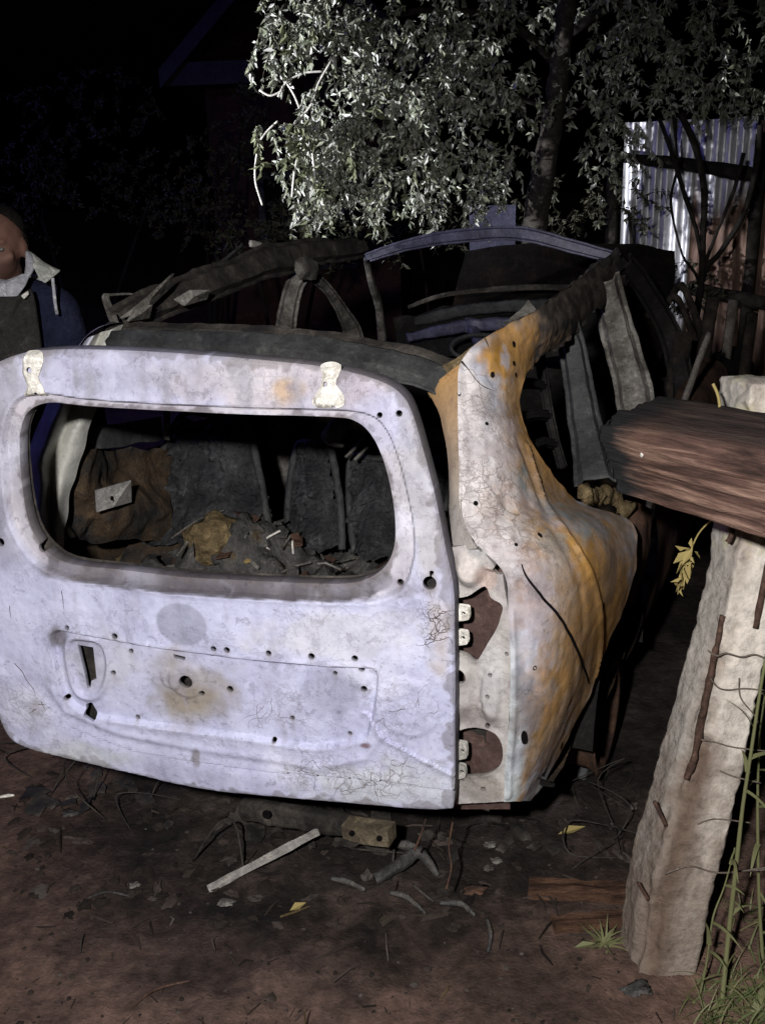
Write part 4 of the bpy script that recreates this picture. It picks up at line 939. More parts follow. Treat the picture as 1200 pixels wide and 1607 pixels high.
for i in range(150):
    a, b_, c_, d_ = [Vector(q) for q in na[i]]
    for (p, q) in ((a, b_), (b_, c_), (c_, d_), (d_, a)):
        for k in range(ns):
            t_ = k / ns; e = min(t_, 1 - t_); pt = p.lerp(q, t_); cen_ = (a + b_ + c_ + d_) / 4
            inn = (cen_ - pt); inn.z = 0
            ch = .05 * math.exp(-e / .02)                       # rounded arrises
            near_fl = max(0, 1 - (pt - a).length / .05)
            sp_ = 0.0
            if near_fl > 0: sp_ = min(1, 2.2 * near_fl) * max(0, min(1, .55 + 1.1 * N((pt.x * 3, 1, pt.z * 5)) + .5 * N(pt, 30))); ch += .30 * sp_ # spalled corner
            front = (p is a); cb = Vector((.68, .62, .54)) if front else Vector((.38, .355, .32)); cb = cb.lerp(Vector((.27, .215, .17)), sp_ * .8)  # front face painted lighter, the other faces darker as shaded sides
            stn = max(0, 1 - abs((pt - a).length - .035) / .06) * max(0, min(1, (.62 - pt.z) / .06)) if front else 0; cb = cb.lerp(Vector((.15, .105, .08)), min(1, stn * 1.2))
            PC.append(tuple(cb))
            pt = pt + inn * ch
            pt += noise.noise_vector(pt * 9) * .003 + noise.noise_vector(pt * 42) * .005 + noise.noise_vector(pt * 90) * .0015
            if i > 140: pt = pt.lerp(Vector((cen_.x, cen_.y, pt.z)), ((i - 140) / 10) ** 3 * .35)
            V.append(pt - Vector((PB.x, 1.86, 0)))
nr = 4 * ns; Fc = [(i * nr + k, i * nr + (k + 1) % nr, (i + 1) * nr + (k + 1) % nr, (i + 1) * nr + k) for i in range(149) for k in range(nr)]
Fc.append(tuple(149 * nr + k for k in range(nr)))
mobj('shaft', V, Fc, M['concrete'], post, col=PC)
PO = Vector((PB.x, 1.86, 0))
def pl(pts, r, name, mat, par=post, sides=7, m=6, dy=-.004, rough=0.0):
    P = [post_pt(*p) + Vector((0, dy, 0)) - PO for p in pts]
    return mobj(name, *tube_vf(spline(P, m), r, sides, 1, None, rough, 40), M[mat], par)
pl([(1136, 968), (1126, 1015), (1114, 1070), (1102, 1125), (1088, 1190), (1076, 1225)], .0075, 'rebar', 'rebar', dy=.008, rough=.006)
pl([(1152, 806), (1146, 838), (1140, 850)], .006, 'rebar', 'rebar', rough=.003)
pl([(1204, 880), (1194, 930), (1184, 985)], .007, 'rebar', 'rebar', rough=.003)
for k, (a, b_) in enumerate((((1028, 1262), (1046, 1300)), ((1002, 1390), (1018, 1416)))): pl([a, b_], .005, 'rebar_tie', 'rebar', dy=.01)
# tie wires round the post
pl([(1108, 1018), (1122, 1026), (1136, 1022), (1160, 1028), (1180, 1024), (1200, 1030), (1228, 1030)], .0022, 'tie_wire', 'wire', dy=-.010)
pl([(1112, 1062), (1124, 1076), (1140, 1080), (1170, 1078), (1222, 1084)], .0018, 'tie_wire', 'wire', dy=-.008)
pl([(1098, 1158), (1120, 1162), (1150, 1170), (1204, 1176)], .0018, 'tie_wire', 'wire', dy=-.008)
pl([(1092, 1290), (1120, 1282), (1176, 1288)], .0018, 'tie_wire', 'wire', dy=-.008)
pl([(1126, 1205), (1148, 1214), (1190, 1224)], .0018, 'tie_wire', 'wire', dy=-.012)
pl([(1156, 1060), (1158, 1090), (1178, 1116), (1186, 1130)], .0016, 'tie_wire', 'wire', dy=-.012)
pl([(1040, 1366), (1078, 1354), (1110, 1362), (1140, 1364), (1200, 1356), (1240, 1352)], .0022, 'tie_wire', 'wire', dy=-.012)
# strands running on to the right
fw_ = thing('fence_wire', 'thin rusty fence wires running off the concrete post to the right', 'wire', (1.05, 1.95, 0), 0)
for (a, b_) in (((1196, 1030), (1330, 1042)), ((1190, 1084), (1330, 1090)), ((1150, 1362), (1320, 1345))):
    p = post_pt(*a) + Vector((0, -.012, 0)); q = post_pt(*b_) + Vector((0, -.012, 0))
    mobj('strand', *tube_vf([v - Vector((1.05, 1.95, 0)) for v in spline([p, p.lerp(q, .5) + Vector((0, 0, -.006)), q], 5)], .002, 5), M['wire'], fw_)

def mat_log():
    m, t, b = newmat('scorched_log', .85, .2)
    tc = nd(t, 'ShaderNodeTexCoord', name='TC'); mp = nd(t, 'ShaderNodeMapping'); mp.inputs['Scale'].default_value = (1.1, 12, 12); t.links.new(tc.outputs['Object'], mp.inputs[0])
    n1 = tex_noise(t, 2.6, 9, .65, mp.outputs[0], .4); n2 = tex_noise(t, 9, 6, .7, mp.outputs[0]); n3 = tex_noise(t, 5, 4, .6)
    c = ramp(t, n1.outputs[0], [(.28, (.025, .017, .014)), (.40, (.09, .053, .042)), (.50, (.20, .115, .088)), (.60, (.42, .27, .20)), (.70, (.19, .11, .08))]).outputs[0]
    c = mix(t, .6, c, ramp(t, n2.outputs[0], [(.3, .4), (.6, 1.2)]).outputs[0], 'MULTIPLY')
    sep = nd(t, 'ShaderNodeSeparateXYZ'); t.links.new(tc.outputs['Object'], sep.inputs[0])
    e = mmath(t, 'ADD', mmath(t, 'MULTIPLY', sep.outputs['X'], .8), mmath(t, 'MULTIPLY', mmath(t, 'SUBTRACT', n1.outputs[0], .5), .16))
    k = ramp(t, e, [(.05, 1.0), (.12, 0.0)]).outputs[0]
    c = mix(t, k, c, (.026, .028, .03))
    top = ramp(t, mmath(t, 'ADD', sep.outputs['Z'], mmath(t, 'MULTIPLY', mmath(t, 'SUBTRACT', n1.outputs[0], .5), .1)), [(.062, 0.0), (.085, .85)]).outputs[0]
    c = mix(t, top, c, (.02, .018, .017))
    t.links.new(c, b.inputs['Base Color']); bump(t, b, mmath(t, 'ADD', n1.outputs[0], n2.outputs[0]), .9, .02); return m
M['log'] = mat_log()
La = on_y(1000, 698, 2.20); Lb = on_y(1204, 744, 1.80); ldir = (Lb - La); Lc_ = La + ldir * 2.4
ax = ldir.normalized(); L = (Lc_ - La).length
zx = Vector((0, 0, 1)); zx = (zx - ax * zx.dot(ax)).normalized(); yx = zx.cross(ax)
V = []; nl, ns = 120, 110
for i in range(nl):
    x = L * i / (nl - 1)
    for k in range(ns):
        a = 2 * math.pi * k / ns; r = .106 / (abs(math.cos(a - .25)) ** 8 + abs(math.sin(a - .25)) ** 8) ** (1 / 8) * .88
        r -= .010 * max(0, noise.noise(Vector((x * .9, math.cos(a) * 6.0, math.sin(a) * 6.0))) - .12) * 2
        r += .006 * noise.noise(Vector((x * 1.2, math.cos(a) * 3.0, math.sin(a) * 3.0))) + .004 * noise.noise(Vector((x * 2.5, math.cos(a) * 20, math.sin(a) * 20))) + .005 * noise.noise(Vector((x * 2, math.cos(a) * 9, math.sin(a) * 9))) + .002 * noise.noise(Vector((x * 12, math.cos(a) * 14, math.sin(a) * 14)))
        e = x + (.03 * N((math.cos(a) * 2, math.sin(a) * 2, 3)) if i < 3 else 0)
        if i == 0: r *= .985
        V.append((e, math.cos(a) * r, math.sin(a) * r))
V.append((.03, 0, 0)); V.append((L, 0, 0))
Fc = [(i * ns + k, (i + 1) * ns + k, (i + 1) * ns + (k + 1) % ns, i * ns + (k + 1) % ns) for i in range(nl - 1) for k in range(ns)]
Fc += [(nl * ns, k, (k + 1) % ns) for k in range(ns)] + [(nl * ns + 1, (nl - 1) * ns + (k + 1) % ns, (nl - 1) * ns + k) for k in range(ns)]
lg = mobj('scorched_log', V, Fc, M['log'])
Mx = Matrix((ax, yx, zx)).transposed().to_4x4(); Mx.translation = La; lg.matrix_world = Mx
tag(lg, 'thick scorched brown log lying across in front of the concrete post', 'log')
mobj('nail_head', *lump_vf((.155, -.100, .012), .006, (1, .5, 1), .4, 4, 2, 2), M['hinge'], lg)

# ================================================================== CORRUGATED FENCE
def mat_zinc(name, rustbase, lo=.3):
    m, t, b = newmat(name, .45, .5, .35)
    tc = nd(t, 'ShaderNodeTexCoord', name='TC'); mp = nd(t, 'ShaderNodeMapping'); mp.inputs['Scale'].default_value = (3, 3, .5); t.links.new(tc.outputs['Object'], mp.inputs[0])
    n1 = tex_noise(t, 1.6, 7, .65, mp.outputs[0]); n2 = tex_noise(t, 9, 6, .65, mp.outputs[0])
    sep = nd(t, 'ShaderNodeSeparateXYZ'); t.links.new(tc.outputs['Object'], sep.inputs[0])
    z = mmath(t, 'ADD', mmath(t, 'MULTIPLY', sep.outputs['Z'], .5), mmath(t, 'MULTIPLY', mmath(t, 'SUBTRACT', n1.outputs[0], .5), .6))
    k = ramp(t, z, [(rustbase - .06, 1.0), (rustbase + .06, 0.0)]).outputs[0]
    zinc = ramp(t, n2.outputs[0], [(.3, (.28, .28, .30)), (.6, (.60, .60, .63))]).outputs[0]
    rust = ramp(t, n2.outputs[0], [(.3, (.06, .035, .028)), (.5, (.13, .078, .058)), (.7, (.24, .165, .135))]).outputs[0]
    c = mix(t, k, zinc, rust); t.links.new(c, b.inputs['Base Color']); bump(t, b, n2.outputs[0], .3, .004)
    t.links.new(ramp(t, k, [(0, .45), (1, .85)]).outputs[0], b.inputs['Roughness']); return m
FA = on_y(976, 250, 7.3); FB = on_y(1200, 250, 7.0); fdir = Vector((FB.x - FA.x, FB.y - FA.y, 0)).normalized(); fn = Vector((fdir.y, -fdir.x, 0))
frz = math.atan2(fdir.y, fdir.x)
def sheet(name, label, s0, w_, z0, z1, mat, off, tilt=0.0):
    base = Vector((FA.x, FA.y, 0)) + fdir * s0 + fn * off
    nx = int(w_ / .0095); V = []; nz = 9
    for i in range(nx + 1):
        s = w_ * i / nx
        for j_ in range(nz):
            z = z0 + (z1 - z0) * j_ / (nz - 1)
            V.append((s + tilt * (z - z0), .013 * math.sin(2 * math.pi * s / .082) + .010 * N((s * 2, z * 1.5, s0)), z + (.012 * N((s * 3, 0, s0 + 1)) if j_ == nz - 1 else 0)))
    o = mobj(name, V, grid_faces(nx + 1, nz)[:, ::-1], mat); o.location = base; o.rotation_euler = (0, 0, frz)
    return tag(o, label, 'metal sheet', 'corrugated sheets of the fence')
def zz_at(px, py, s): return None
def sx(px):  # distance along the fence for a pixel column
    d = ray(px, 250); n_ = fn; t_ = (Vector((FA.x, FA.y, 0)) - CAM).dot(n_) / d.dot(n_); p = CAM + d * t_; return (Vector((p.x, p.y, 0)) - Vector((FA.x, FA.y, 0))).dot(fdir)
ztop = on_y(1090, 186, 7.1).z
zA = mat_zinc('zinc_sheet', .42); zB = mat_zinc('zinc_sheet_rust_foot', .80); zC = mat_zinc('rust_sheet', 1.6)
sheet('corrugated_sheet', 'brightest silver corrugated sheet, leftmost of the iron fence', sx(978), sx(1094) - sx(978), .02, ztop, zA, 0, .0)
sheet('corrugated_sheet', 'bluish corrugated sheet with rust-brown lower half in the iron fence', sx(1090), sx(1190) - sx(1090), .02, ztop - .01, zB, .03, .0)
sheet('corrugated_sheet', 'brown rusty corrugated sheet at the right picture edge', sx(1184), .9, .02, ztop - .03, zC, .06, .0)
M['boardblue'] = mat_mottled('board_blue_light', [(.025, .025, .045), (.05, .05, .08)], 8, .8, .2, .3)  # blue of the beacon light is put into the board's colour
M['darkwood'] = mat_mottled('dark_wood', [(.008, .007, .006), (.022, .018, .015), (.05, .04, .033)], 6, .9, .1, .7, .01, (2, 2, 2))
M['greywood'] = mat_mottled('grey_wood', [(.05, .045, .04), (.14, .125, .11), (.24, .22, .20)], 6, .9, .1, .7, .01, (2, 2, 2))
M['bark'] = mat_mottled('bark', [(.012, .010, .009), (.03, .026, .022), (.06, .053, .046)], 18, .9, .15, .9, .01)
M['darkbark'] = mat_mottled('dark_bark', [(.008, .007, .006), (.02, .017, .014)], 14, .9, .1, .7, .01)
def loose(name, label, cat, pts, rad, mat, sides=8, flat=1.0, rough=.004, m=6, base=None, upv=None, group=None, smooth=True):
    P = [Vector(p) for p in pts]; o_ = Vector(base) if base is not None else P[0].copy()
    sp = spline(P, m); n = len(sp); r = rad if not hasattr(rad, '__len__') else list(np.interp(np.linspace(0, 1, n), np.linspace(0, 1, len(rad)), rad))
    V, Fc = tube_vf([p - o_ for p in sp], r, sides, flat, upv, rough, 14)
    ob = mobj(name, V, Fc, M[mat], None, smooth); ob.location = o_
    return tag(ob, label, cat, group)
fo = 6.7
loose('fence_rail', 'dark wooden rail running across the bright corrugated sheets', 'rail', [on_y(952, 244, fo + .45), on_y(1060, 256, fo + .35), on_y(1200, 276, fo + .1), on_y(1300, 290, fo)], [.03, .045, .05, .05], 'darkbark', 8, .7, .008, 6)
loose('fence_rail', 'lower dark rail of the rusty fence near the right edge', 'rail', [on_y(1080, 452, 6.7), on_y(1150, 466, 6.65), on_y(1300, 500, 6.5)], .05, 'darkbark', 8, .7, .008)
for x, lb in ((962, 'thin grey fence post at the left end of the iron fence'), (1196, 'dark fence post at the right picture edge before the iron fence')):
    tp = on_y(x, 210 if x > 1000 else 262, 6.95); loose('fence_post', lb, 'post', [(tp.x, tp.y, 0), (tp.x, tp.y, tp.z * .5), tp], .045, 'darkbark' if x > 1000 else 'bark', 8, 1, .01)
sap = thing('bare_sapling', 'thin black leafless stems rising before the corrugated fence', 'sapling', (on_y(1095, 440, 6.3).x, 6.3, 0))
so = Vector(sap.location)
for pts, r in (([(1034, 186), (1052, 235), (1072, 300), (1094, 372), (1100, 440)], .014), ([(1068, 178), (1092, 235), (1104, 300), (1102, 380), (1100, 440)], .02), ([(1192, 196), (1186, 260), (1166, 335), (1130, 395), (1100, 440)], .018), ([(1166, 240), (1150, 300), (1122, 370), (1100, 440)], .012), ([(1056, 180), (1062, 260), (1052, 320), (1070, 400), (1096, 450)], .009)):
    P = [on_y(x, y, 6.2) - so for x, y in pts]; P.append(Vector((P[-1].x * .5, 0, .6))); P.append(Vector((0, 0, 0)))
    mobj('stem', *tube_vf(spline(P, 6), r, 6, 1, None, .004, 10), M['darkbark'], sap)

# charred timbers between the log and the fence
def board(name, label, p0, p1, w_, t_, mat, cat='board', group=None):
    p0 = Vector(p0); p1 = Vector(p1); d = p1 - p0; n = 14
    V, Fc = tube_vf([p0.lerp(p1, i / n) - p0 for i in range(n + 1)], w_ * .707, 4, t_ / w_, None, .006, 9)
    a = math.pi / 4
    o = mobj(name, V, Fc, M[mat], None, False); o.location = p0; return tag(o, label, cat, group)
def gdown(p): return Vector((p.x, p.y, ground_h(p.x, p.y) - .01))
t0 = on_y(1120, 425, 4.6); loose('charred_post', 'black charred upright post behind the log', 'post', [(t0.x - .03, 4.55, -.02), (t0.x - .02, 4.6, .7), t0 - Vector((0, 0, .12))], [.06, .05, .035], 'darkwood', 7, .6, .02)
t0 = on_y(1072, 520, 4.2); loose('charred_post', 'charred post with grey ash on it left of the pale stick', 'post', [(t0.x - .12, 4.1, -.02), (t0.x - .06, 4.15, .6), t0], [.06, .055, .045], 'darkwood', 7, .6, .02)
a = on_y(1112, 524, 3.9); b_ = on_y(1070, 636, 3.75); loose('pale_stick', 'pale grey stick leaning above the log among charred timbers', 'stick', [a, b_, b_ + (b_ - a) * .9, gdown(b_ + (b_ - a) * 2.2)], .022, 'greywood', 5, .5, .004)
a = on_y(1150, 470, 5.2); loose('charred_post', 'slim dark post between the pale stick and the rusty sheet', 'post', [(a.x - .05, 5.2, -.02), a], .03, 'greywood', 6, .7, .01)
a = on_y(1180, 490, 5.0); loose('charred_post', 'dark slat near the right edge below the rusty sheet', 'post', [(a.x - .05, 5.0, -.02), a], .035, 'darkwood', 6, .5, .01)
for k, (x0, y0, x1, y1) in enumerate(((1000, 500, 1075, 490), (995, 545, 1060, 560), (1010, 470, 1085, 478))):
    a = on_y(x0, y0, 4.9 + .1 * k); b_ = on_y(x1, y1, 4.8)
    # charred branches of the pile leaning against the wreck
    loose('charred_branch', ('upper', 'lowest', 'topmost')[k] + ' charred branch of the three lying behind the right windows', 'branch', [a, a.lerp(b_, .5) + Vector((0, 0, .02)), b_, gdown(b_ + Vector((.5, .2, 0)))], [.02, .022, .02, .02], 'charash' if k == 1 else 'darkwood', 6, 1, .012)
ub = on_y(772, 322, 6.75); bdv = board('pale_board', 'added upright board with blue light in its colour, rising beyond the windscreen header of the wreck', (ub.x, 6.75, -.02), ub, .31, .03, 'boardblue')  # board put in as a fill behind the header

# ================================================================== TREES AND SHRUBS
def mat_leaf(name, cols, rough=.5, spec=.5, trans=.15):
    m, t, b = newmat(name, rough, spec)
    oi = nd(t, 'ShaderNodeNewGeometry'); n = ramp(t, oi.outputs['Random Per Island'], [(i / (len(cols) - 1), c) for i, c in enumerate(cols)])
    t.links.new(n.outputs[0], b.inputs['Base Color'])
    return m
M['leaf'] = mat_leaf('tree_leaf', [(.06, .07, .045), (.16, .17, .12), (.24, .25, .20), (.09, .10, .05), (.34, .34, .32), (.12, .13, .10)], .40, .6)
M['leafdark'] = mat_leaf('shrub_leaf', [(.03, .033, .02), (.06, .06, .04), (.05, .042, .025)], .6, .3)
M['weed'] = mat_leaf('weed_leaf', [(.06, .085, .028), (.10, .125, .045), (.16, .155, .075), (.13, .105, .05)], .6, .3)
M['dryleaf'] = mat_leaf('dry_leaf', [(.20, .16, .05), (.32, .26, .10), (.26, .18, .07)], .8, .2)
def leaf_vf(p, d, side, ln, wd, fold=.25):
    d = d.normalized(); side = (side - d * side.dot(d)).normalized(); up_ = d.cross(side)
    m_ = p + d * ln * .45
    return [p, m_ + side * wd * .5 + up_ * wd * fold, p + d * ln - up_ * ln * .08, m_ - side * wd * .5 + up_ * wd * fold], [(0, 1, 2), (0, 2, 3)]
def trunk_px(py): return np.interp(py, [-200, -30, 50, 120, 200, 290, 380], [885, 892, 884, 876, 866, 848, 836])
def pix(p):
    d = p - CAM; z = d.dot(FW); return 600 + F_PX * d.dot(RT) / z, 803.5 - F_PX * d.dot(UP) / z
def foliage(blobs, leaves, twigs, seed, lmin=.035, lmax=.062, droop=.8, per=34):
    rnd = random.Random(seed)
    for (px, py, dep, rx, ry, rd, nt) in blobs:
        for _ in range(nt):
            while True:
                a, b, c = rnd.uniform(-1, 1), rnd.uniform(-1, 1), rnd.uniform(-1, 1)
                if a * a + b * b + c * c < 1: break
            p = on_y(px + a * rx, py + b * ry, dep + c * rd)
            x_, y_ = pix(p)
            if abs(x_ - trunk_px(y_ + 25)) < 42 and p.y < 6.75 and rnd.random() < .93: continue
            d = Vector((rnd.uniform(-1, 1), rnd.uniform(-1, .6), rnd.uniform(-.6, .4))).normalized()
            Lt = rnd.uniform(.12, .40); pts = []; q = p.copy(); n = 7
            for i in range(n):
                pts.append(q.copy()); d = (d + Vector((0, 0, -droop * .30)) + Vector((rnd.gauss(0, .12), rnd.gauss(0, .12), 0))).normalized(); q = q + d * (Lt / n)
            twigs.add(*tube_vf(pts, [.0035 - .0004 * i for i in range(n)], 3, 1, None, 0, 1, False))
            cnt = int(per * rnd.uniform(.5, 1.2))
            for k in range(cnt):
                i = rnd.uniform(0, n - 1.01); i0 = int(i); b0 = pts[i0].lerp(pts[i0 + 1], i - i0)
                ld = Vector((rnd.gauss(0, .62), rnd.gauss(0, .62), rnd.gauss(-droop * .8, .55)))
                leaves.append((b0, ld, Vector((rnd.gauss(0, 1), rnd.gauss(0, 1), rnd.gauss(0, .4))), rnd.uniform(lmin, lmax)))
def leaves_mb(ls, ratio=.42):
    mb = MB()
    for p, d, s, ln in ls: mb.add(*leaf_vf(p, d, s, ln, ln * ratio))
    return mb
tb_ = on_y(838, 420, 6.65)
tree = thing('broadleaf_tree', 'leafy overhanging tree lit white behind the wreck', 'tree', (tb_.x, 6.65, 0)); TO = Vector(tree.location)
tr_pts = [Vector((0, 0, -.03)), Vector((-.02, 0, .7))] + [on_y(x, y, 6.65 - .03 * k) - TO for k, (x, y) in enumerate(((836, 380), (848, 290), (866, 200), (876, 120), (884, 50), (892, -30), (885, -160)))]
sp = spline(tr_pts, 7); trunk = mobj('trunk', *tube_vf(sp, list(np.linspace(.10, .045, len(sp))), 12, 1, None, .018, 7), M['bark'], tree)
for pts, dep, r in (([(878, 110), (820, 50), (740, 20), (640, 20), (560, 60), (500, 130)], (6.7, 6.4, 6.1, 5.8, 5.5, 5.3), .03), ([(884, 60), (960, 10), (1060, -10), (1180, 20)], (6.8, 6.7, 6.7, 6.7), .035),
                    ([(870, 180), (800, 150), (730, 170), (660, 220)], (6.9, 6.6, 6.3, 6.0), .02), ([(886, 20), (780, -60), (640, -80), (480, -20), (430, 40)], (6.8, 6.4, 6.0, 5.6, 5.3), .03), ([(872, 190), (930, 160), (1000, 130)], (6.9, 6.8, 6.8), .015)):
    P = spline([on_y(x, y, d_) - TO for (x, y), d_ in zip(pts, dep)], 7); mobj('branch', *tube_vf(P, list(np.linspace(r, r * .25, len(P))), 7, 1, None, .006, 9), M['bark'], tree)
for pts in ([(520, 95), (500, 130), (488, 165), (470, 185), (452, 205)], [(506, 112), (480, 114), (460, 122), (448, 130), (436, 152)], [(448, 132), (440, 118), (437, 108)], [(446, 140), (425, 150), (407, 141)], [(450, 130), (462, 150), (470, 170)], [(408, 222), (402, 250), (401, 285), (412, 322)], [(470, 235), (462, 270), (458, 310)], [(490, 240), (494, 275), (493, 300)], [(436, 190), (420, 205), (405, 225)]):
    P = spline([on_y(x, y, 5.15) - TO for x, y in pts], 5); mobj('bare_twig', *tube_vf(P, .0055, 5), M['zincstrip'], tree)
leaves = []; tw = MB()
blobs = [(520, 30, 5.4, 115, 70, .25, 80), (445, 45, 5.2, 44, 42, .15, 18), (640, 80, 5.7, 130, 100, .35, 120), (590, 170, 5.5, 120, 70, .3, 85), (610, 240, 5.4, 140, 60, .3, 85), (490, 215, 5.2, 66, 36, .15, 34), (425, 198, 5.15, 24, 16, .08, 7), (475, 275, 5.2, 56, 40, .15, 26), (550, 300, 5.3, 100, 36, .2, 32),
         (760, 60, 6.1, 120, 90, .4, 90), (740, 180, 6.0, 110, 90, .4, 85), (770, 270, 6.2, 100, 45, .3, 30), (700, 310, 6.0, 90, 30, .3, 18), (960, 40, 6.6, 130, 90, .4, 75), (1120, 50, 6.7, 130, 90, .4, 70), (930, 170, 6.7, 90, 80, .3, 40), (1020, 130, 6.6, 130, 45, .3, 34), (950, 240, 6.7, 34, 70, .1, 14), (1110, 140, 6.6, 120, 34, .3, 28), (1170, 120, 6.5, 50, 60, .2, 16), (540, -40, 5.6, 140, 60, .4, 30), (800, -40, 6.3, 160, 60, .4, 30), (1050, -40, 6.7, 160, 60, .4, 25)]
blobs = [(a, b, c, d, e, f, int(n * .66)) for a, b, c, d, e, f, n in blobs]
foliage(blobs, leaves, tw, 3, .020, .062, 1.0, 38)
# stand-outs first: nearest 300 leaves are parts of their own
leaves.sort(key=lambda l: l[0].y)
big, rest = leaves[:300], leaves[300:]
crown = leaves_mb([(p - TO, d, s, ln) for p, d, s, ln in rest]).build('crown', M['leaf'], tree, False); crown['kind'] = 'stuff'
two = MB(); twm = mobj('twigs', [v - TO for v in tw.v], tw.f, M['bark'], tree); twm['kind'] = 'stuff'
lv, lf_ = leaf_vf(Vector((0, 0, 0)), Vector((0, 0, -1)), Vector((1, 0, 0)), 1.0, .42)
lme = None
for p, d, s, ln in big:
    if lme is None: ob = mobj('leaf', lv, lf_, M['leaf'], tree, False); lme = ob.data
    else: ob = bpy.data.objects.new('leaf', lme); COL.objects.link(ob); ob.parent = tree
    z = -d.normalized(); x = (s - z * s.dot(z)).normalized(); y = z.cross(x)
    mm = (Matrix((x, y, z)).transposed() * ln * 1.1).to_4x4(); mm.translation = p - TO; ob.matrix_local = mm
def shrub(label, px, dep, blobs, seed, mat='leafdark', lmin=.03, lmax=.06, per=30):
    b = on_y(px, 500, dep); o = thing('shrub', label, 'shrub', (b.x, dep, 0), 0, 'dark shrubs behind the wreck'); O = Vector(o.location)
    ls = []; t_ = MB(); foliage(blobs, ls, t_, seed, lmin, lmax, .5, per)
    f = leaves_mb([(p - O, d, s, ln) for p, d, s, ln in ls]).build('foliage', M[mat], o, False); f['kind'] = 'stuff'
    q = mobj('twigs', [v - O for v in t_.v], t_.f, M['darkbark'], o); q['kind'] = 'stuff'
    rnd = random.Random(seed)
    for k in range(5):
        c = rnd.choice(blobs); e = on_y(c[0], c[1], c[2]) - O
        mobj('stem', *tube_vf(spline([Vector((rnd.uniform(-.1, .1), 0, -.02)), e * .5 + Vector((0, 0, .1)), e], 5), [.02 - .001 * i for i in range(11)], 6, 1, None, .004, 9), M['darkbark'], o)
shrub('dark leafy shrub behind the left roof rail of the wreck', 440, 7.2, [(450, 350, 7.2, 110, 50, .4, 40), (520, 340, 7.0, 110, 40, .4, 40), (390, 370, 7.0, 50, 30, .2, 12)], 5)
shrub('dark shrub below the tree crown behind the windscreen header', 690, 7.6, [(650, 340, 7.6, 110, 50, .4, 36), (760, 320, 7.6, 90, 50, .4, 26), (900, 330, 7.6, 70, 60, .3, 20)], 6)
shrub('dark tangled shrub at the foot of the iron fence', 1030, 6.55, [(1010, 430, 6.5, 70, 50, .3, 16), (1060, 450, 6.3, 80, 34, .3, 12), (985, 330, 6.5, 26, 70, .1, 6)], 15)
shrub('dim tall shrub left of the tree in front of the house', 330, 8.6, [(340, 250, 8.6, 60, 90, .5, 34), (320, 330, 8.6, 60, 60, .5, 24), (380, 180, 8.8, 40, 60, .3, 14)], 8)

shrub('faint dark shrub in the night behind the person', 130, 9.0, [(140, 220, 9.0, 130, 130, .7, 60), (40, 260, 9.2, 90, 120, .6, 36), (240, 300, 9.0, 70, 70, .5, 26)], 9)
# ================================================================== HOUSE
M['wallred'] = mat_mottled('red_wall', [(.03, .015, .013), (.05, .026, .022), (.06, .032, .028)], 3, .9, .1, .3)
M['boardblue'] = mat_mottled('pale_board', [(.03, .03, .035), (.05, .05, .055)], 4, .7, .2, .2)
M['roofdark'] = mat_mottled('dark_roof', [(.04, .04, .045), (.08, .08, .09)], 5, .8, .2, .3)
HY = 11.5
hz = on_y(330, 90, HY); hl = on_y(317, 100, HY).x; hr = hl + 2.1; ze = on_y(317, 92, HY).z; zt = ze + .95; xm = (hl + hr) / 2
house = thing('house', 'dim house with blue-lit eave and reddish wall in the dark', 'house', (hl, HY, 0)); HO = Vector(house.location)
V = [Vector((hl, HY, 0)), Vector((hr, HY, 0)), Vector((hr, HY, ze)), Vector((xm, HY, zt)), Vector((hl, HY, ze))]; V += [v + Vector((0, 5, 0)) for v in V]; V = [v - HO for v in V]
mobj('wall', V, [(0, 1, 2, 3, 4), (9, 8, 7, 6, 5), (0, 4, 9, 5), (1, 6, 7, 2)], M['wallred'], house, False)
for s in (-1, 1):
    e = Vector((hl - .36 if s < 0 else hr + .36, 0, ze - .30)); r_ = Vector((xm, 0, zt + .08))
    V = []
    for y in (HY - .6, HY + 5.3):
        for p in (e, r_): V += [Vector((p.x, y, p.z)) - HO, Vector((p.x, y, p.z + .12)) - HO]
    mobj('roof', V, [(0, 2, 3, 1), (4, 5, 7, 6), (0, 1, 5, 4), (2, 6, 7, 3), (1, 3, 7, 5), (0, 4, 6, 2)], M['roofdark'], house, False)
    V = []
    for y in (HY - .63, HY - .605):
        for p in (e, r_): V += [Vector((p.x, y, p.z - .04)) - HO, Vector((p.x, y, p.z + .14)) - HO]
    mobj('fascia', V, [(0, 2, 3, 1), (4, 5, 7, 6), (0, 1, 5, 4), (2, 6, 7, 3), (1, 3, 7, 5), (0, 4, 6, 2)], M['boardblue'], house, False)
mobj('soffit_board', *box_vf((hl + .12 - HO.x, -.32, ze - .20), .9, .5, .22), M['boardblue'], house, False)
wn = mobj('window', *box_vf((1.05, -.01, 1.4), 1.1, .05, 1.1), M['boardblue'], house, False); mobj('pane', *box_vf((1.05, -.04, 1.4), .95, .02, .95), M['hole'], wn, False)

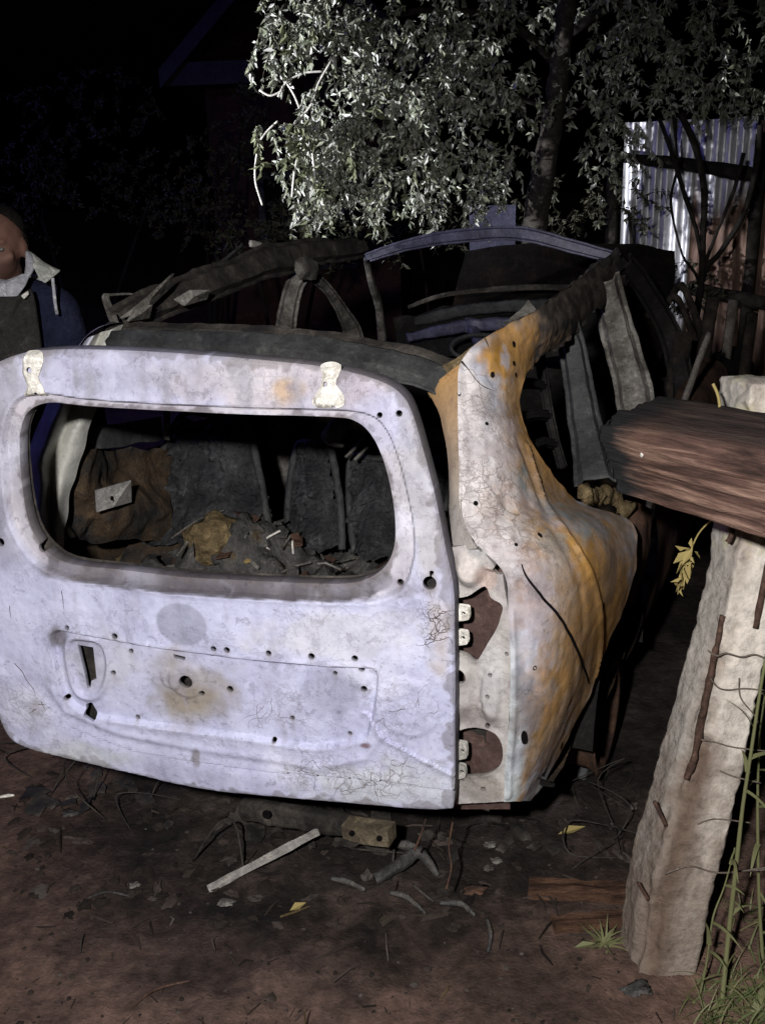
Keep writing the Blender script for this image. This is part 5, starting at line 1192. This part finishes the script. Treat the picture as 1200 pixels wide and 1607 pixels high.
# ================================================================== PERSON
PY = 3.42; ph = on_y(0, 388, PY); pr = thing('person', 'person in navy jacket with pale hood collar and dark bib standing left of the wreck', 'person', (ph.x, PY, 0)); ZH = ph.z
k_ = ZH / 1.62                       # head centre of a 1.74 m figure
def cap(mb, a, b, ra, rb, n=10, fy=1.0):
    a, b = Vector(a) * k_, Vector(b) * k_; pts = [a.lerp(b, t) for t in np.linspace(0, 1, 9)]; rr = [ra + (rb - ra) * t for t in np.linspace(0, 1, 9)]
    mb.add(*tube_vf(pts, [r * k_ for r in rr], 14)); 
    for p, r in ((a, ra), (b, rb)): mb.add(*lump_vf(p, r * k_ * .995, (1, 1, 1), 0, 1, 0, 2))
def ell(mb, c, sx_, sy_, sz_): mb.add(*lump_vf(Vector(c) * k_, 1, (sx_ * k_, sy_ * k_, sz_ * k_), 0, 1, 0, 3))
def remesh(o, vox, sm=6):
    r = o.modifiers.new('remesh', 'REMESH'); r.mode = 'VOXEL'; r.voxel_size = vox; r.use_smooth_shade = True
    s = o.modifiers.new('smooth', 'SMOOTH'); s.iterations = sm; s.factor = .5
    return o
mb = MB()
ell(mb, (0, .012, 1.645), .076, .094, .098); ell(mb, (0, -.03, 1.575), .058, .066, .066); ell(mb, (0, -.05, 1.545), .034, .040, .034)   # skull, face, jaw
ell(mb, (0, -.088, 1.608), .010, .020, .028); ell(mb, (0, -.098, 1.592), .014, .014, .010); ell(mb, (0, -.070, 1.640), .050, .018, .012)      # nose, brow
ell(mb, (0, -.082, 1.560), .024, .010, .006); ell(mb, (0, -.080, 1.549), .022, .011, .007); ell(mb, (0, -.072, 1.524), .018, .016, .014)
for s in (-1, 1): ell(mb, (s * .078, .012, 1.61), .010, .022, .034); ell(mb, (s * .042, -.056, 1.594), .024, .020, .020)
cap(mb, (0, .012, 1.42), (0, .005, 1.56), .062, .056)
cap(mb, (0, .01, 1.36), (0, .01, .98), .135, .125); 
for s in (-1, 1):
    cap(mb, (s * .04, .01, 1.42), (s * .145, .01, 1.40), .062, .055); cap(mb, (s * .16, .01, 1.39), (s * .205, .03, 1.08), .048, .042); cap(mb, (s * .205, .03, 1.08), (s * .235, -.03, .84), .040, .028)
    cap(mb, (s * .09, .01, .95), (s * .10, -.01, .50), .085, .055); cap(mb, (s * .10, -.01, .50), (s * .10, .02, .09), .052, .036); cap(mb, (s * .10, .03, .045), (s * .11, -.15, .035), .042, .034)
    # hand: palm, four fingers, thumb
    ell(mb, (s * .242, -.045, .79), .022, .038, .046)
    for q in range(4): cap(mb, (s * .244, -.075 + .021 * q, .755), (s * .236, -.082 + .022 * q, .70 + .006 * abs(q - 1.5)), .0095, .008); cap(mb, (s * .236, -.082 + .022 * q, .70 + .006 * abs(q - 1.5)), (s * .225, -.082 + .022 * q, .67 + .006 * abs(q - 1.5)), .008, .007)
    cap(mb, (s * .236, -.075, .80), (s * .228, -.105, .755), .011, .009)
def mat_skin():
    m, t, b = newmat('skin', .6, .3)
    n = tex_noise(t, 30, 4); sep = nd(t, 'ShaderNodeSeparateXYZ'); t.links.new(t.nodes['TC'].outputs['Object'], sep.inputs[0])
    c = ramp(t, n.outputs[0], [(.3, (.17, .088, .065)), (.7, (.23, .125, .092))]).outputs[0]
    z0 = 1.575 * k_; a1 = ramp(t, mmath(t, 'MULTIPLY', mmath(t, 'SUBTRACT', sep.outputs['Z'], z0 - .09), 5.0), [(.05, 0.0), (.15, 1.0), (.42, 1.0), (.52, 0.0)]).outputs[0]
    c = mix(t, mmath(t, 'MULTIPLY', a1, .6), c, (.045, .024, .02)); t.links.new(c, b.inputs['Base Color']); return m
body = remesh(mb.build('body', mat_skin(), pr), .0075 * k_, 4)
for s in (-1, 1): mobj('eye', *lump_vf(Vector((s * .031, -.0735, 1.617)) * k_, .0105 * k_, (1, .8, .8), 0, 1, 0, 2), mat_mottled('eye', [(.05, .04, .04), (.3, .28, .26)], 60, .3, .5, 0), body)
hb_ = MB(); ell(hb_, (0, .034, 1.682), .076, .084, .074); ell(hb_, (0, .058, 1.63), .077, .062, .075); remesh(hb_.build('hair', mat_mottled('dark_hair', [(.008, .006, .005), (.02, .015, .012)], 40, .7, .3, .9), pr), .009, 3)
M['navy'] = mat_mottled('navy_jacket', [(.010, .012, .028), (.018, .021, .046), (.024, .027, .052)], 7, .9, .1, .6, .02); M['bib'] = mat_mottled('dark_bib', [(.028, .027, .025), (.045, .043, .04)], 9, .95, .08, .5, .01); M['hoodgrey'] = mat_mottled('pale_hood', [(.34, .35, .31), (.48, .49, .45), (.52, .52, .49)], 12, .95, .08, .6, .008); M['tee'] = mat_mottled('pale_shirt', [(.38, .38, .41), (.50, .50, .54)], 9, .95, .08, .5, .01)
jk = MB(); cap(jk, (0, .015, 1.34), (0, .015, .92), .158, .155)
for s in (-1, 1):
    cap(jk, (s * .05, .02, 1.455), (s * .15, .02, 1.42), .07, .068); cap(jk, (s * .16, .015, 1.41), (s * .205, .03, 1.10), .070, .062); cap(jk, (s * .07, .015, 1.36), (s * .10, .015, 1.1), .10, .10); cap(jk, (s * .205, .03, 1.08), (s * .235, -.02, .87), .058, .05)
remesh(jk.build('jacket', M['navy'], pr), .012, 8)
tr = MB()
for s in (-1, 1): cap(tr, (s * .085, .012, .93), (s * .10, -.01, .50), .105, .078); cap(tr, (s * .10, -.01, .5), (s * .10, .02, .12), .076, .062)
remesh(tr.build('trousers', M['bib'], pr), .012, 6)
sh = MB()
for s in (-1, 1): cap(sh, (s * .10, .03, .05), (s * .11, -.16, .042), .052, .042)
remesh(sh.build('shoes', M['hole'], pr), .01, 4)
ZT = PY - .165 * k_
def plate(name, pts, dy, mat, parent, th=.012, bulge=.02):
    P = [on_y(x, y, ZT + d_) for (x, y), d_ in zip(pts, dy)]; c = sum(P, Vector()) / len(P) + Vector((0, -bulge, 0)); n = len(P); V = [p - Vector(pr.location) for p in [c] + P]; V += [v + Vector((0, th, 0)) for v in V]
    o = mobj(name, V, [(0, 1 + (i + 1) % n, 1 + i) for i in range(n)] + [(n + 1, n + 2 + i, n + 2 + (i + 1) % n) for i in range(n)] + [(1 + i, 1 + (i + 1) % n, n + 2 + (i + 1) % n, n + 2 + i) for i in range(n)], M[mat], pr)
    sb = o.modifiers.new('sub', 'SUBSURF'); sb.levels = 2; sb.render_levels = 2; sb.subdivision_type = 'SIMPLE'
    d_ = o.modifiers.new('sm', 'SMOOTH'); d_.iterations = 3; return o
plate('shirt', [(-30, 432), (10, 440), (34, 430), (48, 428), (40, 448), (24, 470), (-45, 470)], [.06, .05, .05, .06, .02, 0, .0], 'tee', pr)
plate('collar', [(40, 392), (52, 399), (66, 411), (84, 421), (95, 425), (70, 446), (60, 434), (52, 418), (46, 404)], [.13, .12, .11, .10, .10, .05, .05, .07, .10], 'hoodgrey', pr, .02, .012)
plate('collar', [(40, 392), (50, 402), (54, 420), (48, 432), (36, 440), (40, 420)], [.12, .10, .07, .05, .04, .08], 'tee', pr, .02, .006)
plate('collar', [(-32, 392), (-44, 399), (-58, 411), (-76, 421), (-87, 425), (-62, 446), (-52, 434), (-44, 418), (-38, 404)], [.13, .12, .11, .10, .10, .05, .05, .07, .10], 'hoodgrey', pr, .02, .012)
plate('bib', [(-50, 466), (26, 466), (48, 452), (54, 470), (64, 540), (70, 620), (-70, 620), (-60, 540)], [-.01, -.01, .03, .02, .01, .0, .0, .0], 'bib', pr, .02, .03)
plate('buckle', [(33, 464), (44, 456), (46, 462), (38, 470)], [-.02, -.01, -.01, -.02], 'hinge', pr, .006, .006)
P = [on_y(x, y, ZT + .045) - Vector(pr.location) for x, y in ((83, 436), (85, 455), (87, 475), (90, 493))]
mobj('drawstring', *tube_vf(spline(P, 4), .006, 6), M['tee'], pr)
hd = MB(); cap(hd, (-.10, .06, 1.475), (.10, .06, 1.475), .05, .05); remesh(hd.build('hood', M['hoodgrey'], pr), .01, 6)

# ================================================================== THINGS ON THE GROUND
a = on_g(328, 1399, .008); b_ = on_g(500, 1318, .0); b_ = on_z(500, 1305, .085)
V, Fc = tube_vf([a.lerp(b_, t) - a for t in np.linspace(0, 1, 12)], .0155, 4, .45, None, .003, 20)
o = mobj('metal_bar', V, Fc, M['zincstrip'], None, False); o.location = a; tag(o, 'pale flat metal bar slanting from the ground under the rear door', 'bar')
loose('forked_stick', 'grey forked charred stick on the ground under the door corner', 'stick', [on_g(590, 1386, .015), on_g(630, 1372, .03), on_g(660, 1362, .05), on_g(690, 1380, .012)], [.016, .02, .022, .014], 'ashheap', 7, .7, .01)
loose('forked_stick', 'grey stick ending at the fork below the door corner', 'stick', [on_g(618, 1338, .03), on_g(645, 1345, .04), on_g(668, 1362, .045)], [.01, .016, .018], 'ashheap', 7, .7, .01)
def plank(label, px0, py0, px1, py1, w_, mat, h=.035):
    a = on_g(px0, py0, 0); b = on_g(px1, py1, 0); d = (b - a); n = 16; sd = Vector((-d.y, d.x, 0)).normalized(); V = []
    for i in range(n + 1):
        p = a + d * (i / n)
        for (s_, z_) in ((-.5, -.01), (-.5, h), (-.2, h * 1.15), (.15, h * .95), (.5, h), (.5, -.01)):
            q = p + sd * (s_ * w_ * (1 + .25 * N((i * .5, s_ * 3, px0), 1))) + Vector((0, 0, z_)); q += noise.noise_vector(q * 18) * .008; V.append(q - a)
    Fc = [(i * 6 + k, (i + 1) * 6 + k, (i + 1) * 6 + k + 1, i * 6 + k + 1) for i in range(n) for k in range(5)] + [(0, 1, 2, 3, 4, 5), tuple(n * 6 + k for k in (5, 4, 3, 2, 1, 0))]
    o = mobj('charred_plank', V, Fc, M[mat], None, False); o.location = a; return tag(o, label, 'plank', 'charred planks by the post')
M['plank'] = mat_mottled('scorched_plank', [(.02, .013, .01), (.055, .03, .02), (.12, .065, .04), (.07, .04, .03)], 5, .9, .15, .8, .01, (1, 6, 6))
plank('upper reddish charred plank on the ground left of the concrete post', 828, 1402, 990, 1412, .05, 'plank')
plank('lower broken charred plank on the ground left of the concrete post', 868, 1456, 985, 1448, .04, 'plank', .025)
tw_l = [((520, 1382), (548, 1390), (574, 1400), .010, 'short grey charred stick right of the metal bar'), ((612, 1404), (640, 1414), (668, 1436), .010, 'grey stick on the ground below the forked stick'), ((648, 1390), (664, 1404), (680, 1416), .004, 'thin twig beside the forked stick'), ((690, 1420), (725, 1424), (745, 1440), .009, 'ashy stick below the corner of the car'), ((764, 1446), (770, 1470), (766, 1496), .009, 'ashy stick pointing at the camera below the planks'), ((206, 1584), (245, 1556), (300, 1541), .0045, 'reddish thin curved twig in the near foreground'), ((0, 1253), (12, 1252), (24, 1250), .006, 'white stick fragment at the left edge under the door'), ((440, 1440), (462, 1434), (486, 1424), .004, 'yellowish straw bit below the metal bar'), ((690, 1570), (700, 1558), (704, 1548), .003, 'pale straw bit in the near foreground'), ((140, 1410), (170, 1402), (205, 1408), .004, 'dark twig on the ground left of the metal bar')]
for (p0, p1, p2, r, lb) in tw_l:
    loose('stick', lb, 'stick', [on_g(*p0, r * .8), on_g(*p1, r * 1.2), on_g(*p2, r * .8)], [r * .7, r, r * .5], 'foam' if 'straw' in lb else ('rebar' if 'reddish' in lb else ('hinge' if 'white' in lb else 'ashheap')), 6, .8, r * .4, 5)
loose('straw', 'single pale straw standing up at the bottom edge', 'straw', [on_g(481, 1615), on_g(481, 1615) + Vector((0, -.01, .05)), on_g(481, 1615) + Vector((.002, -.015, .075))], [.002, .002, .0012], 'foam', 5, 1, 0, 4)
# crumpled pale foil bits below the lamp well
for k, (px, py, r, lb) in enumerate(((770, 1327, .014, 'upper crumpled pale ash flake under the quarter panel'), (778, 1352, .012, 'lower crumpled pale ash flake under the quarter panel'), (212, 1390, .012, 'pale ash chip left of the metal bar'), (355, 1418, .016, 'white ash flake just below the end of the metal bar'), (110, 1278, .02, 'grey stone under the left of the rear door'), (1000, 1556, .025, 'pale stone at the foot of the concrete post'), (745, 1398, .022, 'rusty clod by the corner of the car'))):
    p = on_g(px, py); o = mobj('ash_flake' if k < 4 else 'stone', *lump_vf((0, 0, 0), r, (1.3, .8, .35 if k < 4 else .22), .8, 5, k * 3.1), M['charash'] if k < 4 else M['rustdark' if k == 6 else 'ashheap'], None, k >= 4); o.location = p + Vector((0, 0, r * .25)); tag(o, lb, 'ash' if k < 4 else 'stone')
# uncountable chips and crumbs
mb = MB(); rnd = random.Random(4)
ico = lump_vf((0, 0, 0), 1, (1, 1, .6), .5, 4, 1.3, 1)
for _ in range(1000):
    px = rnd.uniform(-60, 1260); py = 1180 + 440 * rnd.random() ** .9; p = on_g(px, py)
    r = min(.016, .0018 + rnd.expovariate(1 / .0022)); a = rnd.uniform(0, 6.28); c_, s_ = math.cos(a) * r, math.sin(a) * r
    if rnd.random() < .7: mb.add([p + Vector((v.x * c_ - v.y * s_, v.x * s_ + v.y * c_, v.z * r * .8)) for v in ico[0]], ico[1])
    else:
        ln = r * rnd.uniform(2, 6); d = Vector((math.cos(a), math.sin(a), rnd.uniform(-.1, .2)))
        mb.add(*tube_vf([p + Vector((0, 0, r * .2)), p + d * ln + Vector((0, 0, r * .2))], r * .25, 4))
for _ in range(260):
    px = rnd.uniform(-60, 1000); py = 1195 + 260 * rnd.random() ** 1.3; p = on_g(px, py); r = rnd.uniform(.006, .022)
    V_, F_ = lump_vf((0, 0, 0), r, (rnd.uniform(.8, 1.8), rnd.uniform(.6, 1.2), rnd.uniform(.3, .6)), .8, 5, _ * 2.3, 2); a = rnd.uniform(0, 6.28); R_ = Matrix.Rotation(a, 3, 'Z')
    mb.add([p + R_ @ v for v in V_], F_)
for _ in range(90):
    px = rnd.uniform(-60, 1000); py = 1210 + 330 * rnd.random(); p = on_g(px, py, .004); a = rnd.uniform(0, 6.28); ln = rnd.uniform(.03, .11); d = Vector((math.cos(a), math.sin(a), rnd.uniform(-.03, .12))); q = p + d * ln * .5 + Vector((rnd.uniform(-.01, .01), rnd.uniform(-.01, .01), .004))
    mb.add(*tube_vf([p, q, p + d * ln], [.002, .0032, .0015], 5))
M['crumb'] = mat_leaf('ground_crumbs', [(.012, .010, .009), (.03, .024, .02), (.045, .035, .028), (.022, .017, .014), (.07, .055, .047), (.03, .023, .019), (.015, .012, .01), (.10, .085, .075)], .95, .1)
cr = mb.build('ground_debris', M['crumb'], None, False); cr['kind'] = 'stuff'; cr['label'] = 'small ash chips, crumbs and splinters strewn over the ground'; cr['category'] = 'debris'

# wires, rods and scraps tangled under the rear of the wreck
mb = MB(); rnd = random.Random(31)
for _ in range(11):
    px = rnd.uniform(40, 980); y0 = np.interp(px, [0, 400, 700, 830, 980], [1190, 1258, 1285, 1270, 1300]); p = on_g(px, y0 + rnd.uniform(10, 120)); 
    q = p + Vector((rnd.uniform(-.12, .12), rnd.uniform(.0, .2), rnd.uniform(.02, .22))); mid = p.lerp(q, .5) + Vector((rnd.uniform(-.12, .12), rnd.uniform(-.05, .05), rnd.uniform(-.02, .06)))
    e = q + Vector((rnd.uniform(-.3, .3), rnd.uniform(0, .1), -q.z))
    mb.add(*tube_vf(spline([p, mid, q, e], 5), rnd.uniform(.0012, .004), 5))
tg = mb.build('wire_tangle', M['char']); tg['kind'] = 'stuff'; tg['label'] = 'tangle of burnt wires hanging under the rear of the wreck'; tg['category'] = 'wire'
mb = MB()
for _ in range(46):
    px = rnd.uniform(20, 960); y0 = np.interp(px, [0, 400, 700, 830, 980], [1190, 1258, 1285, 1270, 1300]); p = on_g(px, y0 + rnd.uniform(0, 70))
    V_, F_ = patch([[Vector((-.5, -.3, 0)), Vector((0, -.35, .05)), Vector((.5, -.25, 0))], [Vector((-.45, .3, .06)), Vector((.05, .3, .1)), Vector((.5, .35, .02))]], 6, 6, .12, 3)
    R_ = Matrix.Rotation(rnd.uniform(0, 6.28), 3, 'Z') @ Matrix.Rotation(rnd.uniform(-.5, .5), 3, 'X'); sc_ = rnd.uniform(.03, .10)
    mb.add([p + R_ @ Vector(v) * sc_ + Vector((0, 0, .01)) for v in V_], [tuple(int(i) for i in f) for f in F_])
sc = mb.build('burnt_scraps', M['char']); sc['kind'] = 'stuff'; sc['label'] = 'burnt sheet scraps heaped on the ground under the wreck'; sc['category'] = 'debris'

# ================================================================== PLANTS BY THE POST
def blade(mb, p, d, ln, wd, bend, n=6):
    d = Vector(d).normalized(); s = Vector((d.y, -d.x, 0)); s = s.normalized() if s.length > 1e-3 else Vector((1, 0, 0)); pts = []
    q = Vector(p); V = []
    for i in range(n + 1):
        t = i / n; w_ = wd * (1 - t ** 1.6) + .0004
        V += [q + s * w_ * .5, q - s * w_ * .5 + Vector((0, 0, .15 * w_))]
        d = (d + Vector((bend[0], bend[1], bend[2])) / n).normalized(); q = q + d * (ln / n)
    mb.add(V, [(2 * i, 2 * i + 1, 2 * i + 3, 2 * i + 2) for i in range(n)])
def stalk(label, pts, dep, r, seed, nl):
    P = [on_y(x, y, d_) for (x, y), d_ in zip(pts, dep)]; b = gdown(P[0]); P[0] = b + Vector((0, 0, .0)); o = thing('weed_stalk', label, 'plant', b); rnd = random.Random(seed)
    sp = spline([p - b for p in P], 8); mobj('stem', *tube_vf(sp, list(np.linspace(r, r * .45, len(sp))), 7, 1, None, .0006, 30), M['weed'], o)
    for k in range(nl):
        i = rnd.randrange(3, len(sp) - 1); mb = MB()
        blade(mb, sp[i], (rnd.uniform(-1, 1), rnd.uniform(-1, .3), rnd.uniform(.1, .9)), rnd.uniform(.05, .11), rnd.uniform(.006, .012), (rnd.uniform(-.4, .4), 0, -1.2))
        mb.build('leaf', M['weed'], o)
    return o
stalk('tall green weed stalk rising along the right side of the concrete post', [(1130, 1592), (1142, 1470), (1152, 1380), (1164, 1270), (1176, 1190), (1196, 1060), (1215, 960)], [1.72, 1.78, 1.80, 1.82, 1.83, 1.85, 1.87], .0065, 1, 12)
stalk('second green stalk at the right picture edge behind the tall one', [(1190, 1560), (1190, 1400), (1188, 1250), (1192, 1150), (1206, 1050)], [1.85, 1.9, 1.95, 1.97, 2.0], .005, 2, 9)
stalk('thin bent yellow-green weed stem between post and tall stalk', [(1096, 1560), (1108, 1510), (1118, 1440), (1136, 1390), (1152, 1330)], [1.74, 1.76, 1.78, 1.8, 1.8], .003, 3, 6)
mb = MB(); rnd = random.Random(12)
for _ in range(420):
    p = on_g(rnd.uniform(1085, 1260), rnd.uniform(1530, 1640)); 
    if rnd.random() < .35: p = on_g(rnd.uniform(1140, 1280), rnd.uniform(1420, 1560))
    blade(mb, p, (rnd.uniform(-.8, .8), rnd.uniform(-.9, .5), rnd.uniform(.2, 1)), rnd.uniform(.03, .12), rnd.uniform(.002, .005), (rnd.uniform(-.6, .6), rnd.uniform(-.5, .3), -1.0))
gr = mb.build('grass', M['weed']); gr['kind'] = 'stuff'; gr['label'] = 'short green grass at the foot of the concrete post'; gr['category'] = 'grass'
def tuft(name, label, px, py, n, ln, wd, mat, seed, cat='plant', up_=.7):
    p = on_g(px, py); o = thing(name, label, cat, p); rnd = random.Random(seed)
    for k in range(n):
        mb = MB(); a = rnd.uniform(0, 6.28); blade(mb, (rnd.uniform(-.01, .01), rnd.uniform(-.01, .01), 0), (math.cos(a), math.sin(a), rnd.uniform(.1, up_)), ln * rnd.uniform(.6, 1.1), wd * rnd.uniform(.7, 1.2), (0, 0, -.9)); mb.build('leaf', M[mat], o)
tuft('weed', 'small yellow-green weed at the left foot of the concrete post', 945, 1484, 30, .075, .006, 'weed', 5, 'plant', 1.6)
tuft('weed', 'pale weed clump against the left foot of the post', 985, 1478, 16, .05, .010, 'weed', 6)
tuft('weed', 'leafy green weed at the bottom right corner', 1185, 1590, 18, .13, .014, 'weed', 7, 'plant', 1.2)
# yellow leaf spray hanging left of the post, and a few fallen leaves
lp = post_pt(1090, 845, .05); sprig = thing('yellow_sprig', 'spray of yellowed leaves hanging at the left side of the concrete post', 'plant', lp)
rs_ = random.Random(3)
for k in range(26):
    t_ = rs_.random(); x0 = 1092 - 26 * t_ + rs_.uniform(-8, 8); y0 = 842 + 78 * t_; a = post_pt(x0, y0, .03 + rs_.uniform(-.03, .03)) - lp
    d = Vector((rs_.gauss(-.25, .5), rs_.gauss(0, .5), rs_.gauss(-1, .35))).normalized(); ln = rs_.uniform(.022, .05)
    V, Fc = leaf_vf(a, d, Vector((rs_.gauss(0, 1), rs_.gauss(0, 1), 0)), ln, ln * .45, .25); mobj('leaf', V, Fc, M['dryleaf'], sprig, False)
mobj('stem', *tube_vf(spline([post_pt(1120, 812, .0) - lp, post_pt(1095, 838, .04) - lp, post_pt(1078, 880, .04) - lp, post_pt(1072, 920, .03) - lp], 5), .002, 5), M['dryleaf'], sprig)
def fallen(label, px, py, ln, wd, a, mat='dryleaf'):
    p = on_g(px, py, .006); d = Vector((math.cos(a), math.sin(a), .15)); V, Fc = leaf_vf(Vector(), d, Vector((-d.y, d.x, .2)), ln, wd, .15)
    o = mobj('fallen_leaf', V, Fc, M[mat], None, False); o.location = p; tag(o, label, 'leaf')
fallen('yellowish fallen leaf on the dark ground below the wheel arch', 875, 1312, .09, .03, .25)
fallen('small dry leaf on the ground right of the metal bar', 455, 1432, .05, .025, .5)
fallen('small green leaf lying by the planks', 900, 1490, .06, .02, .1, 'weed')
p = post_pt(1128, 632, -.06); q = post_pt(1118, 602, -.06); o = thing('grass_blade', 'single pale grass blade sticking up behind the log', 'grass', (p.x, p.y, p.z - .1))
O = Vector(o.location); mobj('stem', *tube_vf(spline([p + Vector((.01, .0, -.10)) - O, p - O, q - O], 6), .0035, 5), M['dryleaf'], o)
lying_leaf = hhit(388, 884); V, Fc = lump_vf((0, 0, 0), .014, (1, .7, .4), .5, 4, 3); o = mobj('leaf_scrap', V, Fc, M['dryleaf'], None, False); o.location = cw(lying_leaf) + Vector((0, 0, .008)); tag(o, 'small yellow scrap right of the large foam lump in the boot', 'scrap')
for k, (x, y, lb) in enumerate(((425, 862, 'thin pale splinter leaning in the boot ash'), (460, 868, 'flat pale chip in the boot ash'), (275, 845, 'upright pale splinter between the foam lumps'))):
    p = cw(hhit(x, y)); loose('splinter', lb, 'splinter', [p + Vector((0, 0, -.01)), p + Vector((.02 * (k - 1), 0, .03)), p + Vector((.035 * (1 - k), .01, .06 - .02 * (k == 1)))], .004, 'hinge', 5, .6, .001, 3)
